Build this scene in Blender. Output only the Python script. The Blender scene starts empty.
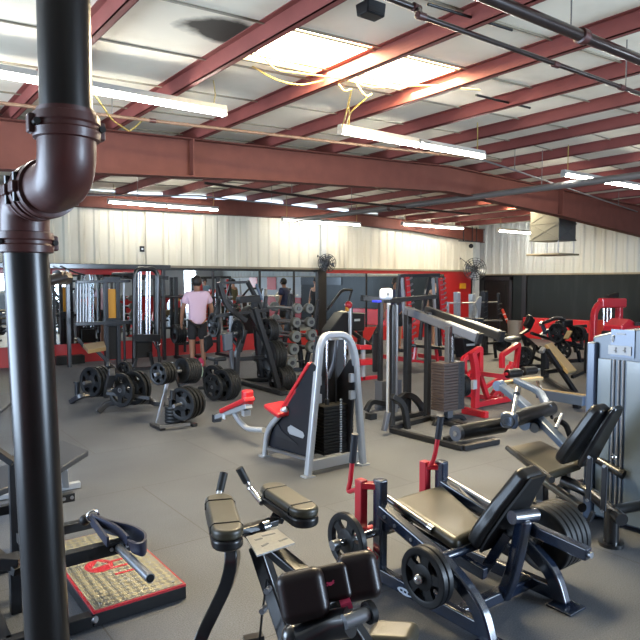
import bpy, bmesh, math, random
from mathutils import Vector as V, Matrix, Quaternion
random.seed(7)
SC = bpy.context.scene
COL = SC.collection
PI = math.pi
# ------------------------------------------------------------------ camera
F, HC, YAW, PIT = 635.0, 1.65, math.radians(53.5), math.radians(3.5)
cam = bpy.data.objects.new('camera', bpy.data.cameras.new('camera'))
COL.objects.link(cam)
cam.location = (0, 0, HC)
cam.rotation_euler = (PI/2 - PIT, 0, YAW - PI/2)
cam.data.sensor_width = 36; cam.data.lens = 36*F/640
cam.data.clip_start = 0.05
SC.camera = cam
# ------------------------------------------------------------------ colour management, world
SC.view_settings.view_transform = 'Standard'
SC.view_settings.look = 'None'
SC.view_settings.gamma = 1
SC.view_settings.exposure = 1.95
SC.view_settings.use_curve_mapping = False
w = bpy.data.worlds.new('world'); SC.world = w; w.use_nodes = True
w.node_tree.nodes['Background'].inputs[0].default_value = (0.62, 0.76, 1.0, 1)
w.node_tree.nodes['Background'].inputs[1].default_value = 1.0
def area(name, loc, target, sx, sy, power, color):
    l = bpy.data.lights.new(name, 'AREA'); l.shape = 'RECTANGLE'; l.size = sx; l.size_y = sy
    l.energy = power; l.color = color
    o = bpy.data.objects.new(name, l); COL.objects.link(o); o.location = loc
    o.rotation_euler = (V(target)-V(loc)).to_track_quat('-Z', 'Y').to_euler()
    return o
# daylight falling in through the open roller doors of the front and the left wall
area('front_doorway_daylight', (6.5, -3.9, 1.5), (5.0, 5, 2.4), 3.0, 2.8, 250, (0.62, 0.79, 1.0))
area('side_doorway_daylight', (-2.9, 5.2, 1.5), (5, 5.2, 2.6), 4.5, 2.8, 130, (0.62, 0.79, 1.0))
area('far_doorway_daylight', (14.2, -3.9, 1.3), (13.0, 5, 3.0), 0.6, 2.2, 22, (0.80, 0.9, 1.0))
# daylight through the roof skylight
area('skylight_daylight', (3.7, 4.3, 3.5), (3.7, 4.3, 0), 2.0, 0.6, 90, (1.0, 0.80, 0.48))
area('far_skylight_daylight', (12.6, 9.5, 3.4), (12.6, 9.5, 0), 2.0, 0.6, 60, (1.0, 0.80, 0.48))

# ------------------------------------------------------------------ pixel rays (point where a sight line meets a real plane)
_fw = V((math.cos(YAW)*math.cos(PIT), math.sin(YAW)*math.cos(PIT), -math.sin(PIT)))
_rt = V((math.sin(YAW), -math.cos(YAW), 0)); _up = _rt.cross(_fw); _C = V((0, 0, HC))
def _ray(x, y): return _fw + _rt*((x-320)/F) - _up*((y-320)/F)
def Zp(x, y, z=0.0): d = _ray(x, y); return _C + d*((z-HC)/d.z)
def Yp(x, y, Y): d = _ray(x, y); return _C + d*(Y/d.y)
def Xp(x, y, X): d = _ray(x, y); return _C + d*(X/d.x)

# ------------------------------------------------------------------ materials
MAT = {}
def mat(name, color, rough=0.5, metal=0.0, coat=0.0, noise=0.0, nscale=20.0, bump=0.0, emit=None, estr=0.0, spec=0.5, sheen=0.0, trans=0.0):
    m = bpy.data.materials.new(name); m.use_nodes = True
    nt = m.node_tree; b = nt.nodes['Principled BSDF']
    b.inputs['Base Color'].default_value = (*color, 1)
    b.inputs['Roughness'].default_value = rough
    b.inputs['Metallic'].default_value = metal
    b.inputs['Coat Weight'].default_value = coat
    b.inputs['Coat Roughness'].default_value = 0.12
    b.inputs['Specular IOR Level'].default_value = spec
    b.inputs['Transmission Weight'].default_value = trans
    if emit:
        b.inputs['Emission Color'].default_value = (*emit, 1); b.inputs['Emission Strength'].default_value = estr
    tc = nt.nodes.new('ShaderNodeTexCoord')
    if noise > 0 or bump > 0:
        n = nt.nodes.new('ShaderNodeTexNoise'); n.inputs['Scale'].default_value = nscale; n.inputs['Detail'].default_value = 6
        nt.links.new(tc.outputs['Object'], n.inputs['Vector'])
        if noise > 0:
            mx = nt.nodes.new('ShaderNodeMix'); mx.data_type = 'RGBA'
            mx.inputs['A'].default_value = (*[max(0, c*(1-noise)) for c in color], 1)
            mx.inputs['B'].default_value = (*[min(1, c*(1+noise)) for c in color], 1)
            nt.links.new(n.outputs['Fac'], mx.inputs['Factor']); nt.links.new(mx.outputs['Result'], b.inputs['Base Color'])
        if bump > 0:
            bp = nt.nodes.new('ShaderNodeBump'); bp.inputs['Strength'].default_value = bump; bp.inputs['Distance'].default_value = 0.01
            nt.links.new(n.outputs['Fac'], bp.inputs['Height']); nt.links.new(bp.outputs['Normal'], b.inputs['Normal'])
    MAT[name] = m
    return m
mat('black_metal', (0.006, 0.0065, 0.008), 0.28, 0, 0.6)
mat('navy_metal', (0.006, 0.012, 0.028), 0.25, 0, 0.9)
mat('matte_black', (0.005, 0.005, 0.0055), 0.55, spec=0.28)
mat('rack_black', (0.0075, 0.008, 0.0095), 0.42, 0, 0.2, spec=0.28)
mat('grey_metal', (0.07, 0.075, 0.09), 0.35, 0.3, 0.4)
mat('charcoal_metal', (0.022, 0.024, 0.029), 0.38, 0.2, 0.3, spec=0.28)
mat('silver_paint', (0.36, 0.38, 0.41), 0.3, 0.35, 0.5)
mat('chrome', (0.6, 0.61, 0.63), 0.16, 1.0)
mat('dull_steel', (0.27, 0.28, 0.3), 0.35, 0.9)
mat('red_paint', (0.36, 0.008, 0.018), 0.32, 0, 0.6)
mat('red_vinyl', (0.42, 0.01, 0.016), 0.42, 0, 0.2)
mat('black_vinyl', (0.007, 0.007, 0.0075), 0.36, 0, 0.25, bump=0.05, nscale=180, spec=0.28)
mat('maroon_vinyl', (0.010, 0.005, 0.005), 0.42, 0, 0.15, bump=0.05, nscale=180, spec=0.28)
mat('warm_sheen_vinyl', (0.026, 0.022, 0.011), 0.45, 0, 0.1, bump=0.05, nscale=180)  # black pads tinted warm: the skylight's reflection is put into the colour
mat('tan_vinyl', (0.27, 0.19, 0.085), 0.5, 0, 0.1)
mat('grey_vinyl', (0.028, 0.033, 0.044), 0.45)
mat('rubber', (0.007, 0.008, 0.0095), 0.45, 0, 0.05, noise=0.2, nscale=40, spec=0.28)
mat('grip_black', (0.004, 0.004, 0.004), 0.6)
mat('shroud_black', (0.01, 0.011, 0.015), 0.42, 0, 0.2, noise=0.3, nscale=6, spec=0.28)
mat('stack_brown', (0.04, 0.029, 0.028), 0.45, 0.2)
mat('white_plastic', (0.5, 0.52, 0.55), 0.4)
mat('white_print', (0.38, 0.43, 0.5), 0.5)
mat('placard', (0.27, 0.27, 0.26), 0.35, noise=0.25, nscale=60)
mat('print_grey', (0.12, 0.13, 0.15), 0.5)
mat('blue_plastic', (0.02, 0.03, 0.6), 0.4)
mat('yellow_panel', (0.55, 0.25, 0.01), 0.5)
mat('yellow_cord', (0.34, 0.25, 0.06), 0.5)
mat('pink_cloth', (0.6, 0.05, 0.13), 0.8)
mat('cabinet_grey', (0.050, 0.073, 0.108), 0.35, 0.1, 0.3)
mat('cabinet_edge', (0.062, 0.09, 0.145), 0.3, 0.2, 0.4)
mat('frosted_panel', (0.150, 0.185, 0.205), 0.22, 0, 0.5, noise=0.10, nscale=2.5)
mat('beam_red', (0.125, 0.042, 0.030), 0.6, 0, 0.0, spec=0.15, noise=0.25, nscale=5)
mat('purlin_red', (0.200, 0.057, 0.048), 0.6, 0, 0.0, spec=0.2, noise=0.25, nscale=4)
mat('pipe_brown', (0.02, 0.012, 0.01), 0.28, 0.2, 0.5, noise=0.5, nscale=9)
mat('pipe_dark', (0.0055, 0.0045, 0.004), 0.30, 0.0, 0.0, noise=0.4, nscale=12)
mat('fitting_maroon', (0.055, 0.015, 0.012), 0.42, 0, 0.1, noise=0.35, nscale=14, bump=0.15)
mat('ribbed_rubber', (0.08, 0.05, 0.04), 0.5)
mat('conduit_grey', (0.16, 0.15, 0.14), 0.45, 0.3)
mat('conduit_tan', (0.17, 0.1, 0.06), 0.5, noise=0.3, nscale=5)
mat('fixture_white', (0.35, 0.34, 0.31), 0.4)
mat('tube_glow', (1, 1, 1), 0.4, emit=(1.0, 0.96, 0.88), estr=24.0)
mat('sky_panel', (1, 1, 1), 0.5, emit=(1.0, 0.86, 0.55), estr=7.0)
mat('duct_silver', (0.10, 0.105, 0.10), 0.5, 0.3, noise=0.15, nscale=4)
mat('grille', (0.10, 0.10, 0.10), 0.4, 0.6)
mat('wall_red', (0.33, 0.011, 0.012), 0.45, 0, 0.2)
mat('wall_white', (0.38, 0.39, 0.4), 0.6, noise=0.08, nscale=2)
mat('trim_black', (0.005, 0.005, 0.006), 0.4)
mat('trim_tan', (0.22, 0.19, 0.13), 0.5, noise=0.3, nscale=3)
mat('skin_tan', (0.26, 0.125, 0.075), 0.55)
mat('skin_light', (0.36, 0.2, 0.14), 0.55)
mat('hair_black', (0.012, 0.009, 0.008), 0.6)
mat('shirt_pink', (0.64, 0.46, 0.58), 0.85)
mat('shirt_navy', (0.02, 0.026, 0.07), 0.85)
mat('shirt_blue', (0.1, 0.18, 0.26), 0.85)
mat('shirt_olive', (0.10, 0.10, 0.06), 0.85)
mat('cloth_black', (0.012, 0.012, 0.014), 0.85)
mat('cloth_grey', (0.11, 0.12, 0.16), 0.85)
mat('shoe_dark', (0.03, 0.03, 0.035), 0.6)
mat('bottle_green', (0.45, 0.62, 0.50), 0.3)
mat('orange_red', (0.45, 0.03, 0.012), 0.5)
mat('belt_blue', (0.004, 0.006, 0.022), 0.5, 0, 0.2, bump=0.1, nscale=120)

def floor_material():
    m = bpy.data.materials.new('rubber_floor'); m.use_nodes = True; nt = m.node_tree; b = nt.nodes['Principled BSDF']
    tc = nt.nodes.new('ShaderNodeTexCoord')
    br = nt.nodes.new('ShaderNodeTexBrick'); br.offset = 0.5
    br.inputs['Scale'].default_value = 1.0; br.inputs['Mortar Size'].default_value = 0.004
    br.inputs['Brick Width'].default_value = 1.83; br.inputs['Row Height'].default_value = 1.22
    br.inputs['Color1'].default_value = (0.064, 0.070, 0.082, 1); br.inputs['Color2'].default_value = (0.071, 0.077, 0.090, 1)
    br.inputs['Mortar'].default_value = (0.036, 0.036, 0.037, 1)
    nt.links.new(tc.outputs['Object'], br.inputs['Vector'])
    n = nt.nodes.new('ShaderNodeTexNoise'); n.inputs['Scale'].default_value = 140; n.inputs['Detail'].default_value = 3
    nt.links.new(tc.outputs['Object'], n.inputs['Vector'])
    r = nt.nodes.new('ShaderNodeMapRange'); r.inputs['From Min'].default_value = .3; r.inputs['From Max'].default_value = .7
    r.inputs['To Min'].default_value = .60; r.inputs['To Max'].default_value = 1.40
    nt.links.new(n.outputs['Fac'], r.inputs['Value'])
    n2 = nt.nodes.new('ShaderNodeTexNoise'); n2.inputs['Scale'].default_value = 0.9; n2.inputs['Detail'].default_value = 4
    nt.links.new(tc.outputs['Object'], n2.inputs['Vector'])
    r2 = nt.nodes.new('ShaderNodeMapRange'); r2.inputs['From Min'].default_value = .3; r2.inputs['From Max'].default_value = .7
    r2.inputs['To Min'].default_value = .78; r2.inputs['To Max'].default_value = 1.24
    nt.links.new(n2.outputs['Fac'], r2.inputs['Value'])
    mu = nt.nodes.new('ShaderNodeMath'); mu.operation = 'MULTIPLY'
    nt.links.new(r.outputs[0], mu.inputs[0]); nt.links.new(r2.outputs[0], mu.inputs[1])
    vm = nt.nodes.new('ShaderNodeVectorMath'); vm.operation = 'SCALE'
    nt.links.new(br.outputs['Color'], vm.inputs[0]); nt.links.new(mu.outputs[0], vm.inputs['Scale'])
    nt.links.new(vm.outputs[0], b.inputs['Base Color'])
    b.inputs['Roughness'].default_value = 0.62
    bp = nt.nodes.new('ShaderNodeBump'); bp.inputs['Strength'].default_value = 0.25; bp.inputs['Distance'].default_value = 0.004
    nt.links.new(n.outputs['Fac'], bp.inputs['Height']); nt.links.new(bp.outputs['Normal'], b.inputs['Normal'])
    return m
def streak_material(name, base, dirt, amount=0.5, seams=None, smudge=None):
    m = bpy.data.materials.new(name); m.use_nodes = True; nt = m.node_tree; b = nt.nodes['Principled BSDF']
    tc = nt.nodes.new('ShaderNodeTexCoord'); mp = nt.nodes.new('ShaderNodeMapping')
    mp.inputs['Scale'].default_value = (3.0, 3.0, 0.5)
    nt.links.new(tc.outputs['Object'], mp.inputs['Vector'])
    n = nt.nodes.new('ShaderNodeTexNoise'); n.inputs['Scale'].default_value = 1.3; n.inputs['Detail'].default_value = 8
    nt.links.new(mp.outputs[0], n.inputs['Vector'])
    cr = nt.nodes.new('ShaderNodeValToRGB'); cr.color_ramp.elements[0].position = 0.50; cr.color_ramp.elements[1].position = 0.85
    cr.color_ramp.elements[0].color = (0, 0, 0, 1); cr.color_ramp.elements[1].color = (amount, amount, amount, 1)
    nt.links.new(n.outputs['Fac'], cr.inputs[0])
    mx = nt.nodes.new('ShaderNodeMix'); mx.data_type = 'RGBA'
    mx.inputs['A'].default_value = (*base, 1); mx.inputs['B'].default_value = (*dirt, 1)
    nt.links.new(cr.outputs[0], mx.inputs['Factor'])
    out = mx.outputs['Result']
    if smudge:      # soot stains of their own shape on the roof lining
        for (cx, cy, rx, ry) in smudge:
            mp2 = nt.nodes.new('ShaderNodeMapping'); mp2.vector_type = 'POINT'
            mp2.inputs['Location'].default_value = (-cx/rx, -cy/ry, 0); mp2.inputs['Scale'].default_value = (1/rx, 1/ry, 0)
            nt.links.new(tc.outputs['Object'], mp2.inputs['Vector'])
            ln = nt.nodes.new('ShaderNodeVectorMath'); ln.operation = 'LENGTH'; nt.links.new(mp2.outputs[0], ln.inputs[0])
            ad = nt.nodes.new('ShaderNodeMath'); ad.operation = 'MULTIPLY_ADD'; ad.inputs[1].default_value = 0.9
            nt.links.new(n.outputs['Fac'], ad.inputs[0]); nt.links.new(ln.outputs['Value'], ad.inputs[2])
            c2 = nt.nodes.new('ShaderNodeValToRGB'); c2.color_ramp.elements[0].position = 0.78; c2.color_ramp.elements[1].position = 1.0
            c2.color_ramp.elements[0].color = (0.97, 0.97, 0.97, 1); c2.color_ramp.elements[1].color = (0, 0, 0, 1)
            sc_ = nt.nodes.new('ShaderNodeMath'); sc_.operation = 'MULTIPLY'; sc_.inputs[1].default_value = 0.66
            nt.links.new(ad.outputs[0], sc_.inputs[0]); nt.links.new(sc_.outputs[0], c2.inputs[0])
            m3 = nt.nodes.new('ShaderNodeMix'); m3.data_type = 'RGBA'; m3.inputs['B'].default_value = (0.02, 0.017, 0.014, 1)
            nt.links.new(c2.outputs[0], m3.inputs['Factor']); nt.links.new(out, m3.inputs['A']); out = m3.outputs['Result']
    nt.links.new(out, b.inputs['Base Color'])
    b.inputs['Roughness'].default_value = 0.8; b.inputs['Specular IOR Level'].default_value = 0.15
    MAT[name] = m
    return m
MAT['floor'] = floor_material()
streak_material('lining_cream', (0.62, 0.58, 0.47), (0.36, 0.27, 0.15), 0.45)
streak_material('ceiling_cream', (0.76, 0.70, 0.565), (0.50, 0.42, 0.29), 0.35, smudge=[(2.30, 4.25, 0.36, 0.24)])
streak_material('black_wall', (0.012, 0.015, 0.016), (0.035, 0.042, 0.042), 0.6); MAT['black_wall'].node_tree.nodes['Principled BSDF'].inputs['Roughness'].default_value = 0.35
def mirror_material():
    m = bpy.data.materials.new('mirror_glass'); m.use_nodes = True; b = m.node_tree.nodes['Principled BSDF']
    b.inputs['Base Color'].default_value = (0.80, 0.84, 0.84, 1); b.inputs['Metallic'].default_value = 1; b.inputs['Roughness'].default_value = 0.015
    return m
MAT['mirror'] = mirror_material()
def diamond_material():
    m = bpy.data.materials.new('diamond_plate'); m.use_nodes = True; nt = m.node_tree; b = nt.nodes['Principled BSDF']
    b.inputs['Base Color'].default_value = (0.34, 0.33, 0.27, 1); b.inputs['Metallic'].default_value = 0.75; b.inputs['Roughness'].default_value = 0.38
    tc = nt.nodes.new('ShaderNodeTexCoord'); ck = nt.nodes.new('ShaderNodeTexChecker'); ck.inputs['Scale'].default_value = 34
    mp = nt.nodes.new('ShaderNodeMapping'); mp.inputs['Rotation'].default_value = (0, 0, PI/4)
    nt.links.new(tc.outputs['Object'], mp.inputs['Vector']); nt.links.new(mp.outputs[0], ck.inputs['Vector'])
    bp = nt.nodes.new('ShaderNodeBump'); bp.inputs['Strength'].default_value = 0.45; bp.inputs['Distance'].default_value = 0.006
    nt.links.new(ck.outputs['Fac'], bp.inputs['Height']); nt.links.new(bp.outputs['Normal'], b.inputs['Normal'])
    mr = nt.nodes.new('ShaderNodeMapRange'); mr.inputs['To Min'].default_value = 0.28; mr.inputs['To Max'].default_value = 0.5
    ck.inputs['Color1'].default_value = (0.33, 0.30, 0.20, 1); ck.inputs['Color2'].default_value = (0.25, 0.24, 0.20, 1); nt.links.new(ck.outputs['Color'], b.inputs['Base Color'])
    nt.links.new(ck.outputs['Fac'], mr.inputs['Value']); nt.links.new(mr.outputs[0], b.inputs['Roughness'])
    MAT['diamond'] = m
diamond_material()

# ------------------------------------------------------------------ mesh kit
def arr(v): return V(v)
def frame(d, up=(0, 0, 1)):
    d = V(d).normalized(); u = V(up)
    if abs(d.dot(u.normalized())) > 0.98: u = V((0, 1, 0)) if abs(d.y) < 0.9 else V((1, 0, 0))
    s = d.cross(u).normalized(); u = s.cross(d).normalized()
    return d, s, u
def fillet(pts, r, k=5):
    pts = [V(p) for p in pts]; out = [pts[0]]
    for i in range(1, len(pts)-1):
        a, b, c = pts[i-1], pts[i], pts[i+1]
        la, lc = (a-b).length, (c-b).length; t = min(r, la*0.49, lc*0.49)
        p, q = b+(a-b)*(t/la), b+(c-b)*(t/lc)
        for j in range(k+1):
            s = j/k; out.append(p*(1-s)**2 + b*2*s*(1-s) + q*s*s)
    out.append(pts[-1]); return out
class M:
    def __init__(s): s.v = []; s.f = []
    def add(s, vs, fs):
        o = len(s.v); s.v += [tuple(x) for x in vs]; s.f += [tuple(i+o for i in f) for f in fs]; return s
    def sweep(s, pts, sec, up=(0, 0, 1), cap=True):
        pts = [V(p) for p in pts]; n = len(sec); rings = []
        d0 = (pts[1]-pts[0]).normalized(); _, side, u = frame(d0, up)
        for i, p in enumerate(pts):
            if i == 0: d = d0
            elif i == len(pts)-1: d = (pts[i]-pts[i-1]).normalized()
            else:
                d = ((pts[i]-pts[i-1]).normalized() + (pts[i+1]-pts[i]).normalized())
                d = d.normalized() if d.length > 1e-6 else (pts[i]-pts[i-1]).normalized()
            side = (side - d*side.dot(d)).normalized(); u = side.cross(d).normalized()
            rings.append([p + side*a + u*b for a, b in sec])
        vs = [x for r in rings for x in r]; fs = []
        for i in range(len(pts)-1):
            for j in range(n):
                k = (j+1) % n; fs.append((i*n+j, i*n+k, (i+1)*n+k, (i+1)*n+j))
        if cap: fs.append(tuple(range(n-1, -1, -1))); fs.append(tuple((len(pts)-1)*n+j for j in range(n)))
        return s.add(vs, fs)
    def bar(s, p, q, w, h=None, up=(0, 0, 1)):
        h = h or w; return s.sweep([p, q], [(-w/2, -h/2), (w/2, -h/2), (w/2, h/2), (-w/2, h/2)], up)
    def bars(s, pts, w, h=None, r=0.0, up=(0, 0, 1)):
        h = h or w; pts = fillet(pts, r) if r > 0 else pts
        return s.sweep(pts, [(-w/2, -h/2), (w/2, -h/2), (w/2, h/2), (-w/2, h/2)], up)
    def tube(s, pts, r, fr=0.0, n=12, up=(0, 0, 1)):
        pts = fillet(pts, fr) if fr > 0 and len(pts) > 2 else pts
        return s.sweep(pts, [(r*math.cos(2*PI*i/n), r*math.sin(2*PI*i/n)) for i in range(n)], up)
    def box(s, lo, hi):
        (a, b, c), (d, e, f) = lo, hi
        return s.add([(a, b, c), (d, b, c), (d, e, c), (a, e, c), (a, b, f), (d, b, f), (d, e, f), (a, e, f)],
                     [(0, 3, 2, 1), (4, 5, 6, 7), (0, 1, 5, 4), (1, 2, 6, 5), (2, 3, 7, 6), (3, 0, 4, 7)])
    def prism(s, pts, off):      # polygon pts (3-D, planar) extruded by vector off
        pts = [V(p) for p in pts]; n = len(pts); off = V(off)
        nrm = V((0, 0, 0))
        for i in range(n): nrm += pts[i].cross(pts[(i+1) % n])
        if nrm.dot(off) < 0: pts = pts[::-1]
        fs = [tuple(range(n-1, -1, -1)), tuple(range(n, 2*n))] + [(i, (i+1) % n, n+(i+1) % n, n+i) for i in range(n)]
        return s.add(pts + [p+off for p in pts], fs)
    def lathe(s, prof, o, axis, n=24, closed=False):   # prof: (r, t)
        d, a, b = frame(axis); o = V(o); m = len(prof); vs = []; fs = []
        for r, t in prof:
            for i in range(n):
                an = 2*PI*i/n; vs.append(o + d*t + (a*math.cos(an) + b*math.sin(an))*r)
        for k in range(m if closed else m-1):
            k2 = (k+1) % m
            for i in range(n):
                j = (i+1) % n; fs.append((k*n+i, k*n+j, k2*n+j, k2*n+i))
        if not closed: fs.append(tuple(range(n-1, -1, -1))); fs.append(tuple((m-1)*n+i for i in range(n)))
        return s.add(vs, fs)
    def cyl(s, p, q, r, n=20):
        return s.tube([p, q], r, n=n)
    def ball(s, c, r, n=10, sc=(1, 1, 1)):
        prof = [(r*math.sin(PI*i/n), -r*math.cos(PI*i/n)) for i in range(n+1)]
        prof[0] = (r*0.02, -r); prof[-1] = (r*0.02, r); t = M().lathe(prof, (0, 0, 0), (0, 0, 1), n*2)
        return s.add([(x*sc[0]+c[0], y*sc[1]+c[1], z*sc[2]+c[2]) for x, y, z in t.v], t.f)
    def build(s, name, material, parent=None, bevel=0.0, seg=3, smooth=True, root=None):
        me = bpy.data.meshes.new(name)
        loc = V(parent_world(parent)) if parent else (V(root) if root else V((0, 0, 0)))
        me.from_pydata([tuple(V(x)-loc) for x in s.v], [], s.f); me.update()
        bm = bmesh.new(); bm.from_mesh(me); bmesh.ops.recalc_face_normals(bm, faces=bm.faces); bm.to_mesh(me); bm.free()
        me.materials.append(MAT[material] if isinstance(material, str) else material)
        o = bpy.data.objects.new(name, me); COL.objects.link(o)
        if parent: o.parent = parent
        elif root: o.location = root
        if smooth:
            me.shade_smooth(); me.set_sharp_from_angle(angle=math.radians(38))
        if bevel > 0:
            mod = o.modifiers.new('bevel', 'BEVEL'); mod.width = bevel; mod.segments = seg; mod.limit_method = 'ANGLE'
            mod.angle_limit = math.radians(40); mod.harden_normals = True
        return o
def parent_world(o):
    v = V((0, 0, 0))
    while o: v = v + o.location; o = o.parent
    return v
def tag(o, label, cat, group=None, kind=None):
    if label: o['label'] = label
    if cat: o['category'] = cat
    if group: o['group'] = group
    if kind: o['kind'] = kind
    return o
def thing(name, loc, label, cat, group=None):
    o = bpy.data.objects.new(name, None); COL.objects.link(o); o.location = loc; o.empty_display_size = 0.1
    return tag(o, label, cat, group)
def struct(name, mb, m, **k):
    o = mb.build(name, m, **k); o['kind'] = 'structure'; return o
def lab(o, label): o['label'] = label; return o
def pad(mb_pts, thick, axis_up=None): pass
def quadpad(name, corners, t, m, parent, bevel=0.025, up=None, seg=4, label=None):
    # cushion from 4 top corners, thickness downwards along its normal
    c = [V(x) for x in corners]; n = (c[1]-c[0]).cross(c[3]-c[0]).normalized()
    if up is not None and n.dot(V(up)) < 0: n = -n
    o = M().prism(c, -n*t).build(name, m, parent, bevel=bevel, seg=seg)
    if label: o['label'] = label
    return o

# ------------------------------------------------------------------ the setting
XR, YB = 16.1, 13.3
XL, YF = -3.0, -4.0
PH = .135
def roof(x): return 3.54 - 0.034*abs(x-8)       # underside of the purlins
struct('floor', M().box((XL-.2, YF-.2, -0.1), (XR+.3, YB+.3, 0)), 'floor', smooth=False)
# sloped ceiling lining, thick, with the skylight openings left between the purlins
cm = M()
SK = [(2.55, 4.95, 3.90, 4.72), (11.6, 13.7, 9.2, 9.8)]
xs = sorted({XL-.2, 8.0, XR+.3, *[v for s_ in SK for v in s_[:2]]}); ys = sorted({YF-.2, YB+.3, *[v for s_ in SK for v in s_[2:]]})
for i in range(len(xs)-1):
    for j in range(len(ys)-1):
        cx, cy = (xs[i]+xs[i+1])/2, (ys[j]+ys[j+1])/2
        if any(a < cx < b and c < cy < d for a, b, c, d in SK): continue
        x0, x1 = xs[i], xs[i+1]; z0, z1 = roof(x0)+PH, roof(x1)+PH
        cm.prism([(x0, ys[j], z0), (x1, ys[j], z1), (x1, ys[j], z1+.1), (x0, ys[j], z0+.1)], (0, ys[j+1]-ys[j], 0))
struct('ceiling', cm, 'ceiling_cream', smooth=False)
# lining seams (sagging blanket joints) run across the purlins
k = 0
y = -3.4
while y < 13:
    sm = M()
    for (xa, xb) in ((XL, 8.0), (8.0, XR)):
        sm.tube([(xa, y, roof(xa)+PH-.005), (xb, y, roof(xb)+PH-.005)], 0.011, n=6)
    k += 1; struct('trim_%d' % k, sm, 'trim_tan'); y += 0.92
for n_, (a, b, c, d) in enumerate(SK):
    zc = roof((a+b)/2)+PH+.04
    t_ = thing('skylight', ((a+b)/2, (c+d)/2, zc), ['bright warm translucent skylight panel nearest in the roof, above the long light', 'small warm skylight glowing far beyond the main red girder'][n_], 'skylight')
    M().prism([(a, c, roof(a)+PH+.04), (b, c, roof(b)+PH+.04), (b, d, roof(b)+PH+.04), (a, d, roof(a)+PH+.04)], (0, 0, .02)).build('translucent_panel', 'sky_panel', t_, smooth=False)
    rb = M()
    for f in (.0, .82, 1.0): yy = c+(d-c)*f; rb.bar((a, yy, roof(a)+PH+.005), (b, yy, roof(b)+PH+.005), .03, .03)
    rb.bar((a, c, roof(a)+PH+.005), (a, d, roof(a)+PH+.005), .03); rb.bar((b, c, roof(b)+PH+.005), (b, d, roof(b)+PH+.005), .03)
    rb.build('frame', 'trim_tan', t_, smooth=False)
# purlins: red Z channels along Y, each one a member of its own
px_ = []
x = -2.75
while x < XR:
    px_.append(x); x += 1.06
PUR = [2.44+1.045*i for i in range(-5, 13)]
for i, x in enumerate(PUR):
    if x > XR-.2 or x < XL: continue
    z = roof(x); p = M()
    p.box((x-.004, YF, z), (x+.004, YB, z+PH)); p.box((x-.004, YF, z), (x+.05, YB, z+.008)); p.box((x-.05, YF, z+PH-.008), (x+.004, YB, z+PH))
    p.box((x+.044, YF, z), (x+.05, YB, z+.02))
    struct('trim_%d' % (60+i), p, 'purlin_red', root=(x, 0, z), smooth=False)
def girder(Y, prof, name, label):
    # prof: (x, zbottom) list, top follows the purlins
    t_ = thing(name, (8, Y, 3.3), label, 'roof girder')
    w = M(); fl = M()
    w.prism([(x, Y-.006, zb) for x, zb in prof] + [(XR, Y-.006, roof(XR)-.002), (8, Y-.006, roof(8)-.002), (XL, Y-.006, roof(XL)-.002)], (0, .012, 0))
    for i in range(len(prof)-1):
        (a, za), (b, zb) = prof[i], prof[i+1]; fl.bar((a, Y, za), (b, Y, zb), .2, .014)
    for a, b in ((XL, 8), (8, XR)): fl.bar((a, Y, roof(a)-.009), (b, Y, roof(b)-.009), .2, .014)
    w.build('web', 'beam_red', t_, smooth=False); fl.build('flange', 'beam_red', t_, smooth=False)
    return t_
g1 = girder(7.3, [(XL, 2.62), (1.25, 2.80), (4.2, 2.97), (8.0, 3.13), (11.2, 2.93), (14.5, 2.66), (XR, 2.55)], 'roof_girder', 'massive red steel girder crossing the whole room in front')
for x, zb in ((3.42, 2.92), (11.2, 2.93)):
    M().box((x-.012, 7.19, zb), (x+.012, 7.41, roof(x)-.01)).build('stiffener_plate', 'beam_red', g1, smooth=False)
g2 = girder(13.12, [(XL, 3.0), (4.0, 3.14), (9.0, 3.2), (13, 3.08), (XR, 2.86)], 'roof_girder', 'red steel girder tight against the far corrugated wall')

ZT = 1.95      # top of mirrors
def ribbed(x0, x1, z0, z1f, pitch, depth, axis, const, sign, skip=()):
    # corrugated sheet; axis 'x' runs along X at Y=const, 'y' along Y at X=const; sign: direction into the room
    m = M(); pts = []; x = x0
    while x < x1:
        for dx, h in ((0, 0), (.5, 0), (.62, 1), (.86, 1)):
            xx = x+dx*pitch
            if xx < x1: pts.append((xx, h*depth))
        x += pitch
    pts.append((x1, 0))
    vs = []; fs = []
    for xx, h in pts:
        zt = z1f(xx)
        for z in (z0, zt):
            vs.append((xx, const+sign*(h+.004), z) if axis == 'x' else (const+sign*(h+.004), xx, z))
    n = len(pts)
    fs = [(2*i, 2*i+2, 2*i+3, 2*i+1) for i in range(n-1)]
    m.add(vs, fs)
    # backing
    if axis == 'x': m.box((x0, min(const, const-sign*.15), z0), (x1, max(const, const-sign*.15)-.001*sign, z1f(x0)))
    else: m.box((min(const, const-sign*.15), x0, z0), (max(const, const-sign*.15), x1, z1f(x0)))
    return m
wb = ribbed(XL, XR, ZT, lambda x: 3.50, .30, .028, 'x', YB-.0, -1)
struct('wall_back', wb, 'lining_cream', smooth=False)
struct('wall_back_lower', M().box((XL, YB-.01, 0), (XR, YB+.15, ZT)), 'trim_black', smooth=False)
struct('trim_40', M().box((XL, YB-.09, ZT-.005), (XR, YB-.01, ZT+.045)), 'trim_tan', smooth=False)
wr = ribbed(YF, YB, 1.86, lambda y: 3.5, .30, .028, 'y', XR, -1)
streak_material('lining_white', (0.44, 0.46, 0.45), (0.35, 0.30, 0.20), 0.35)
struct('wall_right', wr, 'lining_white', smooth=False)
struct('wall_right_lower', M().box((XR-.02, 3.4, 0), (XR+.15, YB, 1.84)), 'black_wall', smooth=False)
struct('wall_right_front', M().box((XR-.02, YF, .92), (XR+.15, 3.4, 1.84)), 'wall_white', smooth=False)
struct('wall_right_front_base', M().box((XR-.04, YF, 0), (XR+.15, 3.4, .92)), 'wall_red', smooth=False)
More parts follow.
